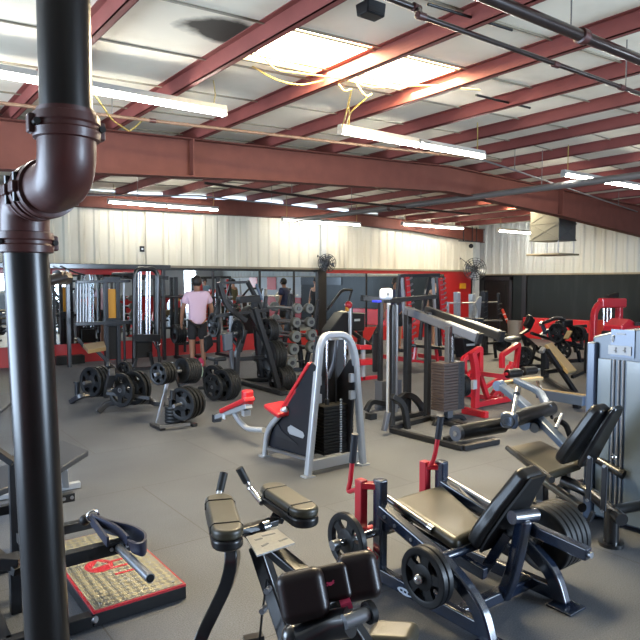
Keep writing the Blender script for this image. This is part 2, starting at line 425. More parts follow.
struct('trim_41', M().box((XR-.06, YF, 1.83), (XR, YB, 1.875)), 'trim_tan', smooth=False)
# left and front walls (behind the camera), each with its open roller door
def opening_wall(name, axis, const, a0, a1, doors, m_lo, m_hi, zs=.92, s=1):
    lo, hi = M(), M()
    def bx(mm, a, b, z0, z1):
        if axis == 'x': mm.box((a, min(const, const+.15*s), z0), (b, max(const, const+.15*s), z1))
        else: mm.box((min(const, const+.15*s), a, z0), (max(const, const+.15*s), b, z1))
    cur = a0
    for d0, d1, zt in doors:
        bx(lo, cur, d0, 0, zs); bx(hi, cur, d0, zs, 3.7); bx(hi, d0, d1, zt, 3.7); cur = d1
    bx(lo, cur, a1, 0, zs); bx(hi, cur, a1, zs, 3.7)
    struct(name, hi, m_hi, smooth=False); struct(name+'_base', lo, m_lo, smooth=False)
opening_wall('wall_front', 'x', YF, XL, XR, [(5.0, 8.0, 2.9), (13.9, 14.5, 2.4)], 'wall_red', 'wall_white', s=-1)
opening_wall('wall_left', 'y', XL, YF, YB, [(2.95, 7.45, 2.9)], 'wall_red', 'wall_white', s=-1)
# mirrors along the back wall
fr = M(); XM0, XM1 = XL, 14.55
edges = [XL, -1.2, .6, 2.05, 3.25, 4.4, 5.5, 6.75, 8.0, 9.0, 9.85, 11.4, 13.0, 14.5]
for i in range(len(edges)-1):
    a, b = edges[i]+.02, edges[i+1]-.02
    top = 1.79 if b < 5.6 else 1.90
    o = M().box((a, YB-.03, .39), (b, YB-.011, top)).build('wall_mirror', 'mirror', root=((a+b)/2, YB-.02, .39), smooth=False)
    tag(o, 'tall wall mirror panel above the red base, %s from the left' % ['first', 'second', 'third', 'fourth', 'fifth', 'sixth', 'seventh', 'eighth', 'ninth', 'tenth', 'eleventh', 'twelfth', 'thirteenth'][i], 'mirror', 'mirror panels on the far wall')
for i in edges[1:]:
    fr.box((i-.025, YB-.045, .38), (i+.025, YB-.01, 1.94))
fr.box((9.72, YB-.10, 0), (9.98, YB-.01, 1.95))
fr.box((5.5, YB-.05, 1.89), (9.8, YB-.01, 1.945))
struct('trim_42', fr, 'trim_black', smooth=False)
struct('baseboard_back', M().box((XL, YB-.06, 0), (15.75, YB-.01, .385)), 'wall_red', smooth=False)
struct('trim_43', M().box((XL, YB-.05, 1.785), (5.5, YB-.01, 1.90)).box((9.98, YB-.05, 1.86), (14.5, YB-.01, 1.945)), 'wall_red', smooth=False)
struct('trim_44', M().box((14.5, YB-.05, .38), (15.7, YB-.01, 1.945)), 'wall_red', smooth=False)
# black doorway framing in the right corner
dm = M(); 
for (ya, yb) in ((11.45, 11.6), (11.95, 12.05), (13.0, 13.2)): dm.box((XR-.07, ya, 0), (XR-.02, yb, 1.83))
dm.box((XR-.07, 11.95, 1.68), (XR-.02, 13.1, 1.78))
struct('trim_45', dm, 'trim_black', smooth=False)
struct('door_1', M().box((XR-.045, 12.05, 0), (XR-.02, 12.98, 1.68)).box((XR-.06, 12.2, .9), (XR-.045, 12.85, 1.55)), 'matte_black', smooth=False)
# wall column strips on the cream lining
struct('trim_46', M().box((9.8, YB-.12, ZT+.04), (9.95, YB-.03, 3.2)), 'lining_white', smooth=False)
struct('trim_47', M().box((5.15, YB-.07, ZT+.04), (5.5, YB-.03, 3.2)), 'lining_cream', smooth=False)
struct('trim_48', M().box((15.8, YB-.14, 0), (16.0, YB-.03, 3.2)), 'lining_white', smooth=False)

# ------------------------------------------------------------------ lamps and pipes under the roof
def light(x0, x1, Y, z, label, cords=True):
    t_ = thing('fluorescent_light', ((x0+x1)/2, Y, z), label, 'ceiling light')
    h = M(); h.prism([(x0, Y-.045, z+.05), (x0, Y+.045, z+.05), (x0, Y+.03, z+.10), (x0, Y-.03, z+.10)], (x1-x0, 0, 0))
    h.box((x0, Y-.045, z+.0), (x0+.02, Y+.045, z+.06)); h.box((x1-.02, Y-.045, z), (x1, Y+.045, z+.06)); xm = (x0+x1)/2; h.box((xm-.02, Y-.03, z+.0), (xm+.02, Y+.03, z+.06))
    h.build('housing', 'fixture_white', t_, smooth=False)
    for a, b in ((x0+.03, xm-.03), (xm+.03, x1-.03)):
        M().cyl((a, Y, z+.022), (b, Y, z+.022), .019, 12).build('fluorescent_tube', 'tube_glow', t_)
    for x in (x0+.12, x1-.12):
        M().tube([(x, Y, z+.09), (x+.03, Y+.02, z+.2), (x, Y, roof(x)+PH)], .006, n=6).build('hanging_cord', 'yellow_cord', t_)
light(0.35, 2.88, 5.38, 3.18, 'lit fluorescent strip light at far left, passing behind the thick pipe')
light(4.16, 6.46, 5.28, 3.18, 'lit fluorescent strip light in the centre, hanging below the bright skylight')
light(8.46, 10.9, 5.45, 3.18, 'lit fluorescent strip light at the right edge, in front of the red girder')
light(4.12, 6.52, 12.55, 3.17, 'distant fluorescent strip light on the left near the cream wall')
a_, b_ = Yp(282, 220, 12.6), Yp(360, 226, 12.6); light(a_.x, b_.x, 12.6, 3.06, 'distant fluorescent strip light above the wall fan, middle of its row')
a_, b_ = Yp(402, 223, 12.5), Yp(463, 230, 12.5); light(a_.x, b_.x, 12.5, 3.15, 'distant fluorescent strip light over the tall racks, near the corner')
a_, b_ = Xp(493, 231, 15.6), Xp(538, 236, 14.6); light(14.1, 15.9, 11.0, 2.98, 'short distant fluorescent light against the white right wall')

def pipe(name, pts, r, m, label, cat='pipe', couplings=(), fr=0.0, n=16):
    t_ = thing(name, V(pts[0]), label, cat)
    M().tube(pts, r, fr=fr, n=n).build('pipe_run', m, t_)
    if name in ('conduit', 'sprinkler_branch', 'sprinkler_main') and abs(V(pts[0]).z-V(pts[-1]).z) < .2:
        for f in (.25, .75):
            a = V(pts[0])*(1-f)+V(pts[-1])*f
            if len(pts) == 2 or name != 'sprinkler_branch': M().cyl(a, (a.x, a.y, roof(a.x)+PH), .005, 6).build('hanger_rod', 'conduit_grey', t_)
    for c in couplings:
        a, b = V(c[0]), V(c[1]); d = (b-a).normalized()
        M().lathe([(r*1.02, -.035), (r*1.35, -.03), (r*1.35, .03), (r*1.02, .035)], a, d, 14).build('coupling', 'fitting_maroon', t_)
    return t_
# sprinkler mains
A, B = Zp(450, -8, 3.2), Zp(650, 56, 3.2); A.y = B.y = 2.33
d_ = (B-A)
pipe('sprinkler_main', [A-d_*.6, A, B, B+d_*3], .036, 'pipe_brown', 'thick rusty brown sprinkler pipe crossing the top right corner', couplings=[(A+d_*.62, B), (A+d_*1.4, B)])
P0, P1 = V((2.75, 2.72, 3.2)), V((12.0, 2.72, 3.16))
pipe('sprinkler_branch', [P0, P1], .017, 'pipe_brown', 'thin brown sprinkler pipe running from the elbow to the right edge', couplings=[(P0, P1), (V((5.0, 2.72, 3.19)), P1), (V((4.1, 2.72, 3.19)), P1)])
pipe('sprinkler_branch', [Zp(378, -6, 3.3), Zp(418, 9, 3.3), V((2.75, 2.72, 3.2))], .019, 'pipe_brown', 'short brown sprinkler pipe ending in a copper coloured elbow', fr=.05, couplings=[(Zp(416, 8, 3.3), Zp(418, 9, 3.3))])
a_, b_ = Zp(0, 103, 3.27), Zp(430, 153, 3.3)
pipe('conduit', [a_-(b_-a_)*.15, a_, b_, b_+(b_-a_)*.25], .017, 'conduit_tan', 'tan conduit pipe running in front of the big red girder', couplings=[(a_+(b_-a_)*.28, b_)])
pipe('conduit', [V((8.6, 12.8, 3.10)), V((8.6, 3.6, 3.07))], .05, 'conduit_grey', 'fat grey pipe slanting up to the right beneath the red girder', couplings=[(V((8.6, 9.3, 3.09)), V((8.6, 3, 3.07)))])
pipe('conduit', [Zp(60, 195, 3.1), Zp(200, 196, 3.1)+V((0, 0, 0)), Zp(330, 210, 3.1)], .014, 'conduit_grey', 'thin grey conduit beyond the girder on the left')
pipe('conduit', [Zp(420, 140, 3.25), Zp(520, 172, 3.22), Zp(650, 216, 3.2)], .012, 'conduit_grey', 'thin pale conduit descending to the right edge beyond the centre light')
pipe('conduit', [Zp(205, 183, 3.05), Zp(330, 200, 3.05), Zp(470, 214, 3.05)], .02, 'pipe_brown', 'brown sprinkler line seen just under the girder bottom')
pipe('ceiling_rod', [Zp(120, 11, 3.52), Zp(262, 40, 3.52)], .012, 'pipe_dark', 'dark bracing rod passing in front of the black soot stain')
pipe('ceiling_rod', [Zp(476, 95, 3.5), Zp(530, 108, 3.5)], .012, 'pipe_dark', 'short dark bracing rod between two purlins on the right')
pipe('ceiling_rod', [Zp(428, 4, 3.45), Zp(512, 30, 3.45)], .010, 'pipe_dark', 'thin dark rod above the brown sprinkler pipe at top')
def cord(pts, label, r=.007, m='yellow_cord'):
    P = fillet(pts, .12)
    o = M().tube(P, r, n=6).build('hanging_cable', m, root=tuple(V(pts[0])))
    tag(o, label, 'cable')
cord([Zp(265, 59, 3.47), Zp(275, 70, 3.42), Zp(345, 79, 3.40), Zp(372, 88, 3.4), Zp(430, 85, 3.45), Zp(480, 90, 3.45)], 'yellow cable clipped along the lower edge of the skylight')
cord([Zp(252, 66, 3.5), Zp(275, 80, 3.4), Zp(300, 86, 3.35), Zp(325, 80, 3.45)], 'slack pale cable looping left of the skylight')
cord([Zp(335, 80, 3.45), Zp(345, 92, 3.3), Zp(352, 88, 3.35), Zp(347, 110, 3.25), Zp(342, 128, 3.22)], 'tangled yellow cable dropping to the left end of the centre light')
cord([Zp(357, 84, 3.45), Zp(366, 98, 3.3), Zp(374, 92, 3.4), Zp(350, 112, 3.3), Zp(346, 126, 3.24)], 'second yellow cable hanging in loops above the centre light')
cord([Zp(90, 88, 3.22), Zp(112, 120, 3.1), Zp(130, 132, 3.2), Zp(145, 118, 3.3)], 'thin pale cable drooping under the left light')
# thick pipe with offset at the left

U = V((.584, 2.168, 0)); Lp = V((.559, 2.690, 0)); ZE = 1.975; PR = .084
t_ = thing('drain_pipe', (Lp.x, Lp.y, 0), 'thick dark vertical pipe with an elbow offset, standing in the left foreground', 'pipe')
def zz(p, z): return V((p.x, p.y, z))
foot = V((.60, 2.665, 0))
M().tube([foot, zz(Lp, 1.80)], PR, n=32).build('lower_pipe', 'pipe_dark', t_)
M().tube([zz(U, 2.16), zz(U, 3.7)], PR*.97, n=32).build('upper_pipe', 'pipe_dark', t_)
M().tube([zz(U, 2.20), zz(U, ZE+.005), zz(U, ZE)+(Lp-U)*.62], PR*1.08, fr=.20, n=32).build('upper_elbow', 'fitting_maroon', t_)
M().tube([zz(U, ZE)+(Lp-U)*.42, zz(Lp, ZE), zz(Lp, 1.77)], PR*1.08, fr=.20, n=32).build('lower_elbow', 'fitting_maroon', t_)
def clamp(c, ax, name='pipe_clamp'):
    ax = V(ax).normalized(); m = M().lathe([(PR*1.04, -.042), (PR*1.22, -.038), (PR*1.25, -.012), (PR*1.18, -.006), (PR*1.18, .006), (PR*1.25, .012), (PR*1.22, .038), (PR*1.04, .042)], c, ax, 36)
    o = m.build(name, 'fitting_maroon', t_)
    d, a, b = frame(ax)
    for s in (-1, 1):
        q = V(c)+a*s*PR*1.20; M().bar(q-d*.03, q+d*.03, .04, .04, up=b).build('clamp_lug', 'fitting_maroon', o, bevel=.008)
        M().cyl(q-b*.05, q+b*.05, .011, 8).build('clamp_bolt', 'pipe_dark', o)
for o in (): pass
clamp(zz(U, 2.145), (0, 0, 1)); clamp(zz(Lp, 1.80), (0, 0, 1))
clamp(zz(U, ZE)+(Lp-U)*.45, (Lp-U)); clamp(zz(U, ZE)+(Lp-U)*.66, (Lp-U))
M().cyl(zz(Lp, 1.63), Xp(64, 277, .72)+V((0, 0, 0)), .024, 16).build('pipe_nipple', 'pipe_brown', t_)
M().cyl(Xp(57, 277, .69), Xp(67, 278, .74), .030, 8).build('pipe_cap', 'pipe_brown', t_)
# speaker, roof diffuser, fans, wall boxes
c_ = Zp(369, 10, 3.36)
t_ = thing('speaker', c_, 'small black speaker hung under a purlin at the top of the picture', 'speaker')
M().prism([c_+V((-.06, -.05, -.04)), c_+V((-.06, .05, -.04)), c_+V((-.06, .065, .04)), c_+V((-.06, -.065, .04))], (.15, 0, 0)).build('speaker_case', 'matte_black', t_, bevel=.008)
M().box(c_+V((-.02, -.02, .04)), c_+V((.02, .02, .20))).build('bracket', 'matte_black', t_)
M().box(c_+V((-.05, -.058, -.03)), c_+V((.08, -.053, .03))).build('speaker_grille', 'charcoal_metal', t_)
t_ = thing('air_diffuser', (12.9, 8.7, 2.6), 'boxy silver metal air duct outlet hanging from the roof on the right', 'air duct')
X0, X1, Y0, Y1 = 12.78, 13.45, 8.3, 9.05
M().box((X0, Y0, 2.58), (X1, Y1, 3.36)).build('duct_box', 'duct_silver', t_, bevel=.01)
sm = M()
for z in (2.58, 2.96): sm.box((X0-.012, Y0-.012, z-.012), (X1+.012, Y1+.012, z+.012))
for (a, b, z0, z1) in ((0, 1, 2.59, 2.95), (0, 1, 2.97, 3.34)):
    sm.bar((X0-.005, Y0, z0), (X0-.005, Y1, z1), .01, .015); sm.bar((X0-.005, Y1, z0), (X0-.005, Y0, z1), .01, .015)
    sm.bar((X0, Y0-.005, z0), (X1, Y0-.005, z1), .01, .015); sm.bar((X1, Y0-.005, z0), (X0, Y0-.005, z1), .01, .015)
sm.build('duct_seams', 'duct_silver', t_)
for a in (X0+.03, X1-.03):
    for b in (Y0+.03, Y1-.03): M().cyl((a, b, 2.27), (a, b, 2.60), .012, 8).build('hanger_rod', 'dull_steel', t_)
M().box((X0-.06, Y0-.06, 2.24), (X1+.06, Y1+.06, 2.28)).build('deflector_plate', 'trim_tan', t_, bevel=.01)
def fan(c, ax, r, label, mount):
    t_ = thing('wall_fan', c, label, 'fan'); d, a, b = frame(ax); c = V(c)
    g = M()
    for k in range(5):
        rr = r*(k+1)/5; pts = [c+d*(.06*(1-(rr/r)**2))+(a*math.cos(2*PI*i/28)+b*math.sin(2*PI*i/28))*rr for i in range(29)]
        g.tube(pts, .009, n=5)
    for i in range(14):
        an = 2*PI*i/14; g.tube([c+d*.06, c+(a*math.cos(an)+b*math.sin(an))*r*.7+d*.03, c+(a*math.cos(an)+b*math.sin(an))*r, c+(a*math.cos(an)+b*math.sin(an))*r*.7-d*.10, c-d*.12], .008, n=5)
    g.build('cage', 'charcoal_metal', t_)
    bl = M()
    for i in range(4):
        an = PI/2*i+.3; e1 = a*math.cos(an)+b*math.sin(an); e2 = -a*math.sin(an)+b*math.cos(an)
        bl.prism([c-d*.03+e1*r*.1-e2*.02, c-d*.05+e1*r*.8-e2*r*.30, c-d*.03+e1*r*.9, c+e1*r*.85+e2*r*.25], d*.01)
    bl.build('fan_blade_set', 'dull_steel', t_)
    M().cyl(c-d*.20, c-d*.02, r*.34, 14).build('motor', 'charcoal_metal', t_)
    M().tube([c-d*.15, V(mount)+V((0, 0, .05)), V(mount)], .018, n=8).build('mount_arm', 'charcoal_metal', t_)
c1 = Yp(327, 263, 13.0); fan(c1, (-.5, -.86, 0), .23, 'round wire fan on the cream wall left of centre', c1+V((-.15, .20, .15)))
c2 = Yp(475, 269, 12.6); fan(c2, (-.7, -.7, 0), .33, 'round grey fan high in the far right corner', c2+V((0, .58, .3)))
for px, py, lb in ((142, 249, 'small black switch box on the cream wall left of the man'),):
    c = Yp(px, py, 13.26); t_ = thing('switch_box', c, lb, 'switch')
    M().box(c+V((-.05, -.02, -.06)), c+V((.05, .03, .06))).build('box', 'matte_black', t_, bevel=.006)
    M().box(c+V((-.02, -.03, -.02)), c+V((.02, -.02, .02))).build('switch', 'white_plastic', t_)
c = Yp(470, 242, 12.9)
t_ = thing('heater_bracket', c, 'small hanging bracket tray near the far right roof corner', 'bracket')
q = M(); q.box(c+V((-.5, -.02, .0)), c+V((.45, .02, .03)))
for a in (-.3, .1, .3): q.bar(c+V((a, 0, 0)), c+V((a, 0, .45)), .02)
q.build('tray', 'charcoal_metal', t_)
M().ball(c+V((.05, 0, -.12)), .07).build('sensor', 'matte_black', t_)
c = Yp(80, 357, 13.1)
tag(M().box((YB*0+3.2, 13.0, 0), (3.75, 13.22, .17)).build('low_box', 'matte_black', root=(3.45, 13.1, 0), bevel=.01), 'low black box on the floor against the red wall base', 'box')
# low red padded barrier along the black wall, with a yellow notice
tag(M().box((15.75, 7.4, 0), (15.95, 11.35, .60)).build('wall_pad', 'red_vinyl', root=(15.85, 9.4, 0), bevel=.02), 'long low red padding panel leaning on the black wall', 'padding')
tag(M().box((15.15, 13.20, 1.42), (15.42, 13.225, 1.58)).build('notice', 'yellow_panel', root=(15.3, 13.21, 1.5)), 'yellow notice fixed on the red wall panel', 'notice')

# ------------------------------------------------------------------ weight plates
ORD = ['outermost', 'second from outside', 'third from outside', 'fourth from outside', 'fifth from outside', 'sixth from outside', 'seventh from outside', 'eighth from outside', 'ninth from outside', 'tenth from outside']
PM = {}
def plate_mesh(r, t, style):
    key = (r, t, style)
    if key in PM: return PM[key]
    m = M(); z = (0, 0, 1)
    if style == 'spoke':
        m.lathe([(r*.76, -t*.42), (r*.80, -t*.5), (r*.97, -t*.5), (r, -t*.36), (r, t*.36), (r*.97, t*.5), (r*.80, t*.5), (r*.76, t*.42)], (0, 0, 0), z, 40, closed=True)
        m.lathe([(r*.13, -t*.5), (r*.32, -t*.5), (r*.44, -t*.36), (r*.44, t*.36), (r*.32, t*.5), (r*.13, t*.5)], (0, 0, 0), z, 32, closed=True)
        for i in range(5):
            a = 2*PI*i/5+.3; ring = []
            for rr, da in ((.40, .50), (.60, .26), (.80, .26), (.80, -.26), (.60, -.26), (.40, -.50)):
                ring.append((r*rr*math.cos(a+da), r*rr*math.sin(a+da), -t*.30))
            m.prism(ring, (0, 0, t*.6))
    else:
        m.lathe([(r*.13, -t*.5), (r*.30, -t*.5), (r*.36, -t*.32), (r*.78, -t*.32), (r*.84, -t*.5), (r*.97, -t*.5), (r, -t*.36), (r, t*.36), (r*.97, t*.5), (r*.84, t*.5), (r*.78, t*.32), (r*.36, t*.32), (r*.30, t*.5), (r*.13, t*.5)], (0, 0, 0), z, 40, closed=True)
    o = m.build('weight_plate', 'rubber'); me = o.data; bpy.data.objects.remove(o)
    h = M().lathe([(r*.085, -t*.53), (r*.14, -t*.53), (r*.14, t*.53), (r*.085, t*.53)], (0, 0, 0), z, 20, closed=True).build('hub_ring', 'dull_steel')
    hm = h.data; bpy.data.objects.remove(h); PM[key] = (me, hm); return PM[key]
def plate(c, ax, r, t, label, group, style='spoke', hub=True):
    me, hm = plate_mesh(round(r, 3), round(t, 3), style)
    o = bpy.data.objects.new('weight_plate', me); COL.objects.link(o); o.location = c
    o.rotation_euler = (V(ax).to_track_quat('Z', 'Y') @ Quaternion((0, 0, 1), random.uniform(0, 1.2))).to_euler()
    tag(o, label, 'weight plate', group)
    if hub:
        h = bpy.data.objects.new('hub_ring', hm); COL.objects.link(h); h.parent = o; h['label'] = 'steel ring in the centre hole'
    return o
def plates(c, ax, n, r, t, where, group, style='spoke', gap=.003, hub=True):
    # c: centre of the outermost plate, ax: direction from it towards the machine
    ax = V(ax).normalized()
    for i in range(n):
        lb = ('black %s weight plate on %s' % ('round', where)) if n == 1 else 'black plate on %s, %s' % (where, ORD[i])
        plate(V(c)+ax*i*(t+gap), ax, r if not isinstance(r, (list, tuple)) else r[i], t, lb, group, style, hub)

# ------------------------------------------------------------------ plate loaded leg extension in the foreground
t_ = thing('leg_extension_machine', (2.55, 2.15, 0), 'dark navy plate loaded leg extension machine with red levers in the foreground', 'exercise machine')
LX = t_; NM = 'navy_metal'
xa, xb = 2.28, 2.86
o = M().bars([(xa, 2.53, 0), (xa, 2.53, .58)], .055, .07, up=(0, 1, 0)).build('front_post', NM, t_, bevel=.012)
M().bars([(xb, 2.62, 0), (xb, 2.62, .56)], .055, .07, up=(0, 1, 0)).build('front_post', NM, t_, bevel=.012)
for x, y0, s in ((xa, 2.53, 0), (xb, 2.62, .02)):
    M().bars([(x, y0, .415), (x, 2.18, .315), (x, 2.02, .265), (x, 1.84, .15), (x, 1.79, .01)], .06, .075, r=.16).build('side_rail', NM, t_, bevel=.014)
    M().bars([(x, y0, .055), (x, 1.78, .055)], .05, .075).build('base_rail', NM, t_, bevel=.010)
    M().box((x-.07, 1.70, 0), (x+.07, 1.84, .012)).build('foot_plate', NM, t_, bevel=.004)
    M().cyl((x-.04, y0, .01), (x+.04, y0, .01), .012, 8).build('foot', 'matte_black', t_)
# oval maker's mark on the near base rail
em = M(); e0 = Xp(405, 592, xa-.026)
em.prism([V((xa-.0262, e0.y+.055*math.cos(a*PI/12), e0.z+.018*math.sin(a*PI/12))) for a in range(24)], (-.0015, 0, 0))
lab(em.build('oval_emblem', 'white_print', t_), 'pale oval emblem')
em = M()
for k in range(3): em.box((xa-.0290, e0.y-.04+.028*k, e0.z-.004), (xa-.0275, e0.y-.022+.028*k, e0.z+.006))
em.build('emblem_lettering', NM, t_)
for y, z in ((2.46, .395), (2.38, .372), (2.26, .338)): M().cyl((xa-.036, y, z), (xa-.028, y, z), .010, 8).build('bolt', 'dull_steel', t_)
# cross members
M().bar((xa, 1.98, .06), (xb, 1.98, .06), .06, .06).build('cross_tube', NM, t_, bevel=.01)
M().tube([(xa, 2.48, .33), (xb, 2.55, .33)], .03).build('cross_tube', NM, t_)
M().tube([(xa, 2.08, .30), (xb, 2.08, .30)], .025).build('cross_tube', NM, t_)
# seat, seat rails and backrest
quadpad('seat_pad', [Zp(391, 498, .42), Zp(442, 483, .42), Zp(489, 524, .385), Zp(456, 541, .36)], .07, 'warm_sheen_vinyl', t_, bevel=.032, up=(0, 0, 1), seg=5)
M().bar((2.43, 2.60, .30), (2.45, 1.95, .22), .04, .06).bar((2.77, 2.60, .30), (2.75, 1.95, .22), .04, .06).build('seat_rail', NM, t_, bevel=.008)
M().tube([(2.40, 2.62, .43), (2.40, 2.28, .36)], .020).build('adjuster_tube', NM, t_)
M().cyl((2.40, 2.285, .361), (2.40, 2.25, .354), .022, 14).build('tube_end_cap', 'chrome', t_)
M().tube([(2.93, 2.72, .45), (2.84, 2.15, .39)], .013).build('side_handle', 'dull_steel', t_)
bt, bb = V((2.66, 1.88, .755)), V((2.58, 2.09, .345))
m_ = M(); d_ = (bt-bb).normalized(); n_ = V((0, d_.z, -d_.y))
prof = [(0, .13), (.10, .145), (.26, .125), (.38, .09), (.455, .075)]
pts = [bb + d_*s + V((w_, 0, 0)) for s, w_ in prof] + [bb + d_*s + V((-w_, 0, 0)) for s, w_ in prof[::-1]]
m_.prism([p+n_*.0 for p in pts], n_*-.085); m_.build('backrest_pad', 'black_vinyl', t_, bevel=.03, seg=5)
m_ = M().prism([bb + d_*s + V((w_*.8, 0, 0)) - n_*.086 for s, w_ in prof] + [bb + d_*s + V((-w_*.8, 0, 0)) - n_*.086 for s, w_ in prof[::-1]], n_*-.012); m_.build('backrest_board', 'matte_black', t_)
M().bar(bb+d_*.12-n_*.12, bb-n_*.12+d_*-.16, .07, .05).build('backrest_bracket', NM, t_, bevel=.008)
M().bars([(2.63, 1.98, .04), (2.60, 1.90, .20), (2.60, 1.84, .50)], .06, .075, r=.12).build('rear_post', NM, t_, bevel=.02)
M().tube([(2.52, 1.855, .515), (2.68, 1.835, .50)], .033).build('post_cap', NM, t_)
M().bars([(2.66, 1.92, .44), (2.68, 1.55, .40)], .05, .06).build('adjuster_bar', NM, t_, bevel=.008)
M().cyl((2.68, 1.565, .40), (2.68, 1.535, .40), .016, 10).build('bolt', 'dull_steel', t_)
# plate horns
M().cyl((2.84, 1.97, .27), (3.16, 1.97, .27), .024, 14).build('storage_horn', 'chrome', t_)
# red lever arms with grey grips
for x, y, za, hp, gp in ((2.22, 2.60, .565, (350, 488), (355, 434)), (2.80, 2.68, .55, (435, 459), (441, 416))):
    r_ = M().bar((x, y+.02, .28), (x, y+.02, za), .05, .055, up=(0, 1, 0)).bar((x-.01, y+.02, za-.03), (x+.07, y-.06, za-.03), .05, .035)
    r_.build('red_lever', 'red_paint', t_, bevel=.006)
    M().cyl((x+.055, y-.09, za-.03), (x+.055, y-.03, za-.03), .014, 10).build('bolt', 'chrome', t_)
    yy = y+.05; a, b = Xp(*hp, x), Xp(*gp, x)
    M().tube([(x, y+.02, za-.05), a+V((0, .02, -.03)), a+V((0, .0, .03)), a+(b-a)*.55], .014, fr=.03, n=10).build('red_handle_tube', 'red_paint', t_)
    M().tube([a+(b-a)*.48, b], .020, n=12).build('handle_grip', 'charcoal_metal', t_)
M().tube([(2.22, 2.60, .30), (2.22, 2.64, .20), (2.22, 2.50, .16)], .02, fr=.03).build('lever_stub', 'red_paint', t_)
# shin roller
M().cyl((2.34, 2.66, .24), (2.62, 2.66, .24), .05, 20).build('shin_roller', 'black_vinyl', t_, bevel=.01)
M().cyl((2.29, 2.66, .24), (2.35, 2.66, .24), .03, 14).build('roller_hub', 'red_paint', t_)
# loaded plates
pc = Xp(347, 541, 2.06); M().cyl(pc+V((-.07, 0, 0)), pc+V((.20, 0, 0)), .022, 14).build('near_plate_horn', 'chrome', t_)
M().cyl(pc+V((-.10, 0, -.0)), pc+V((-.06, 0, 0)), .026, 14).build('horn_tip', 'dull_steel', t_)
plate(pc, (1, 0, 0), .150, .035, 'black weight plate with open spokes on the front lever horn beside the near red lever', 'plates on the foreground machine')
pc2 = Xp(424, 577, 2.14); M().cyl(pc2+V((-.035, 0, 0)), pc2+V((.16, 0, 0)), .022, 14).build('rear_plate_horn', 'chrome', t_)
M().ball(pc2+V((-.035, 0, 0)), .026).build('horn_tip', 'chrome', t_)
plates(pc2, (1, 0, 0), 2, .142, .034, 'the near side horn of the foreground machine', 'plates on the foreground machine')
plates((3.11, 1.97, .27), (-1, 0, 0), 5, .175, .040, 'the far horn of the foreground machine', 'plates on the foreground machine', style='solid')

# ------------------------------------------------------------------ kneeling leg curl in the front
t_ = thing('kneeling_leg_curl_machine', (1.40, 2.1, 0), 'black kneeling leg curl machine with padded arm rests, closest to the viewer', 'exercise machine')
BM = 'black_metal'
def armpad(a, b, w, h, name='forearm_pad', m='warm_sheen_vinyl'):
    a, b = V(a), V(b); d, s_, u = frame(b-a)
    n = 10; pts = []
    for k in range(n+1): an = PI/2+PI*k/n; pts.append(a + d*(.5*w*math.cos(an)+.5*w) + s_*(-w/2*math.sin(an)))
    for k in range(n+1): an = -PI/2+PI*k/n; pts.append(b + d*(.5*w*math.cos(an)-.5*w) + s_*(-w/2*math.sin(an)))
    o = M().prism([p+u*h*.42 for p in pts], -u*h*.5).build(name, m, t_, bevel=.018, seg=4)  # pad top carries the painted skylight sheen, the sides stay black
    o2 = M().prism([p-u*h*.06 for p in pts], -u*h*.5).build('pad_side', 'black_vinyl', o, bevel=.014)
    for f in (.22, .80):
        c = a+(b-a)*f
        P_ = [c-s_*(w*.5+.001)-u*h*.05, c-s_*(w*.5+.001)+u*h*.27, c-s_*(w*.38)+u*(h*.42+.001), c+s_*(w*.38)+u*(h*.42+.001), c+s_*(w*.5+.001)+u*h*.27, c+s_*(w*.5+.001)-u*h*.05]
        lab(M().tube(P_, .0032, n=6).build('seam_band', 'matte_black', o), 'dark seam across the pad')
    return o
armpad(Zp(218, 500, .66), Zp(229, 541, .66), .125, .085)
armpad(Zp(268, 489, .66), Zp(311, 518, .66), .125, .085)
# grips
for (a, b, c) in (((229, 508), (218, 499), (224, 473)), ((262, 503), (250, 488), (239, 468))):
    A_, B_, C_ = Zp(*a, .63), Zp(*b, .66), Zp(*c, .76)
    M().tube([A_, B_, B_+(C_-B_)*.4], .014, fr=.03).build('handle_tube', 'chrome', t_)
    M().tube([B_+(C_-B_)*.3, C_], .019).build('handle_grip', 'grip_black', t_)
# left curved leg
k1, k2, k3 = Zp(196, 650, .02), Zp(222, 585, .33), Zp(236, 545, .60)
M().bars([Zp(180, 700, .0), Zp(200, 640, .10), Zp(229, 580, .40), Zp(234, 553, .52), Zp(222, 515, .61)], .07, .055, r=.10, up=(1, 0, 0)).build('curved_leg', BM, t_, bevel=.014)
# cross piece between pads and the right riser
M().bar(Zp(236, 532, .58), Zp(276, 521, .58), .05, .03).build('cross_bar', BM, t_, bevel=.006)
M().bars([Zp(276, 521, .57), Zp(282, 510, .60), Zp(286, 500, .625)], .06, .04, r=.02).build('right_riser', BM, t_, bevel=.008)
M().cyl(Zp(262, 527, .60), Zp(268, 525, .60), .022, 14).build('pivot', 'chrome', t_)
# sloped main beam
b0, b1 = Zp(246, 527, .56), Zp(306, 577, .50)
M().bar(b0, b1+(b1-b0)*.3, .07, .045).build('main_beam', BM, t_, bevel=.008)
M().bars([Zp(257, 545, .52), Zp(272, 590, .34), Zp(292, 650, .15)], .055, .07, r=.05).build('front_support', BM, t_, bevel=.01)
for p_ in ((261, 549), (266, 566), (272, 583), (268, 602)):
    M().cyl(Zp(*p_, .40)+V((-.03, -.03, 0)), Zp(*p_, .40)+V((-.06, -.05, 0)), .012, 8).build('bolt', 'dull_steel', t_)
M().tube([Zp(270, 560, .45), Zp(262, 615, .30), Zp(259, 645, .16)], .005, n=6).build('cable', 'matte_black', t_)
M().bar(Zp(244, 640, .14), Zp(263, 636, .14), .04, .02).build('foot_step', BM, t_)
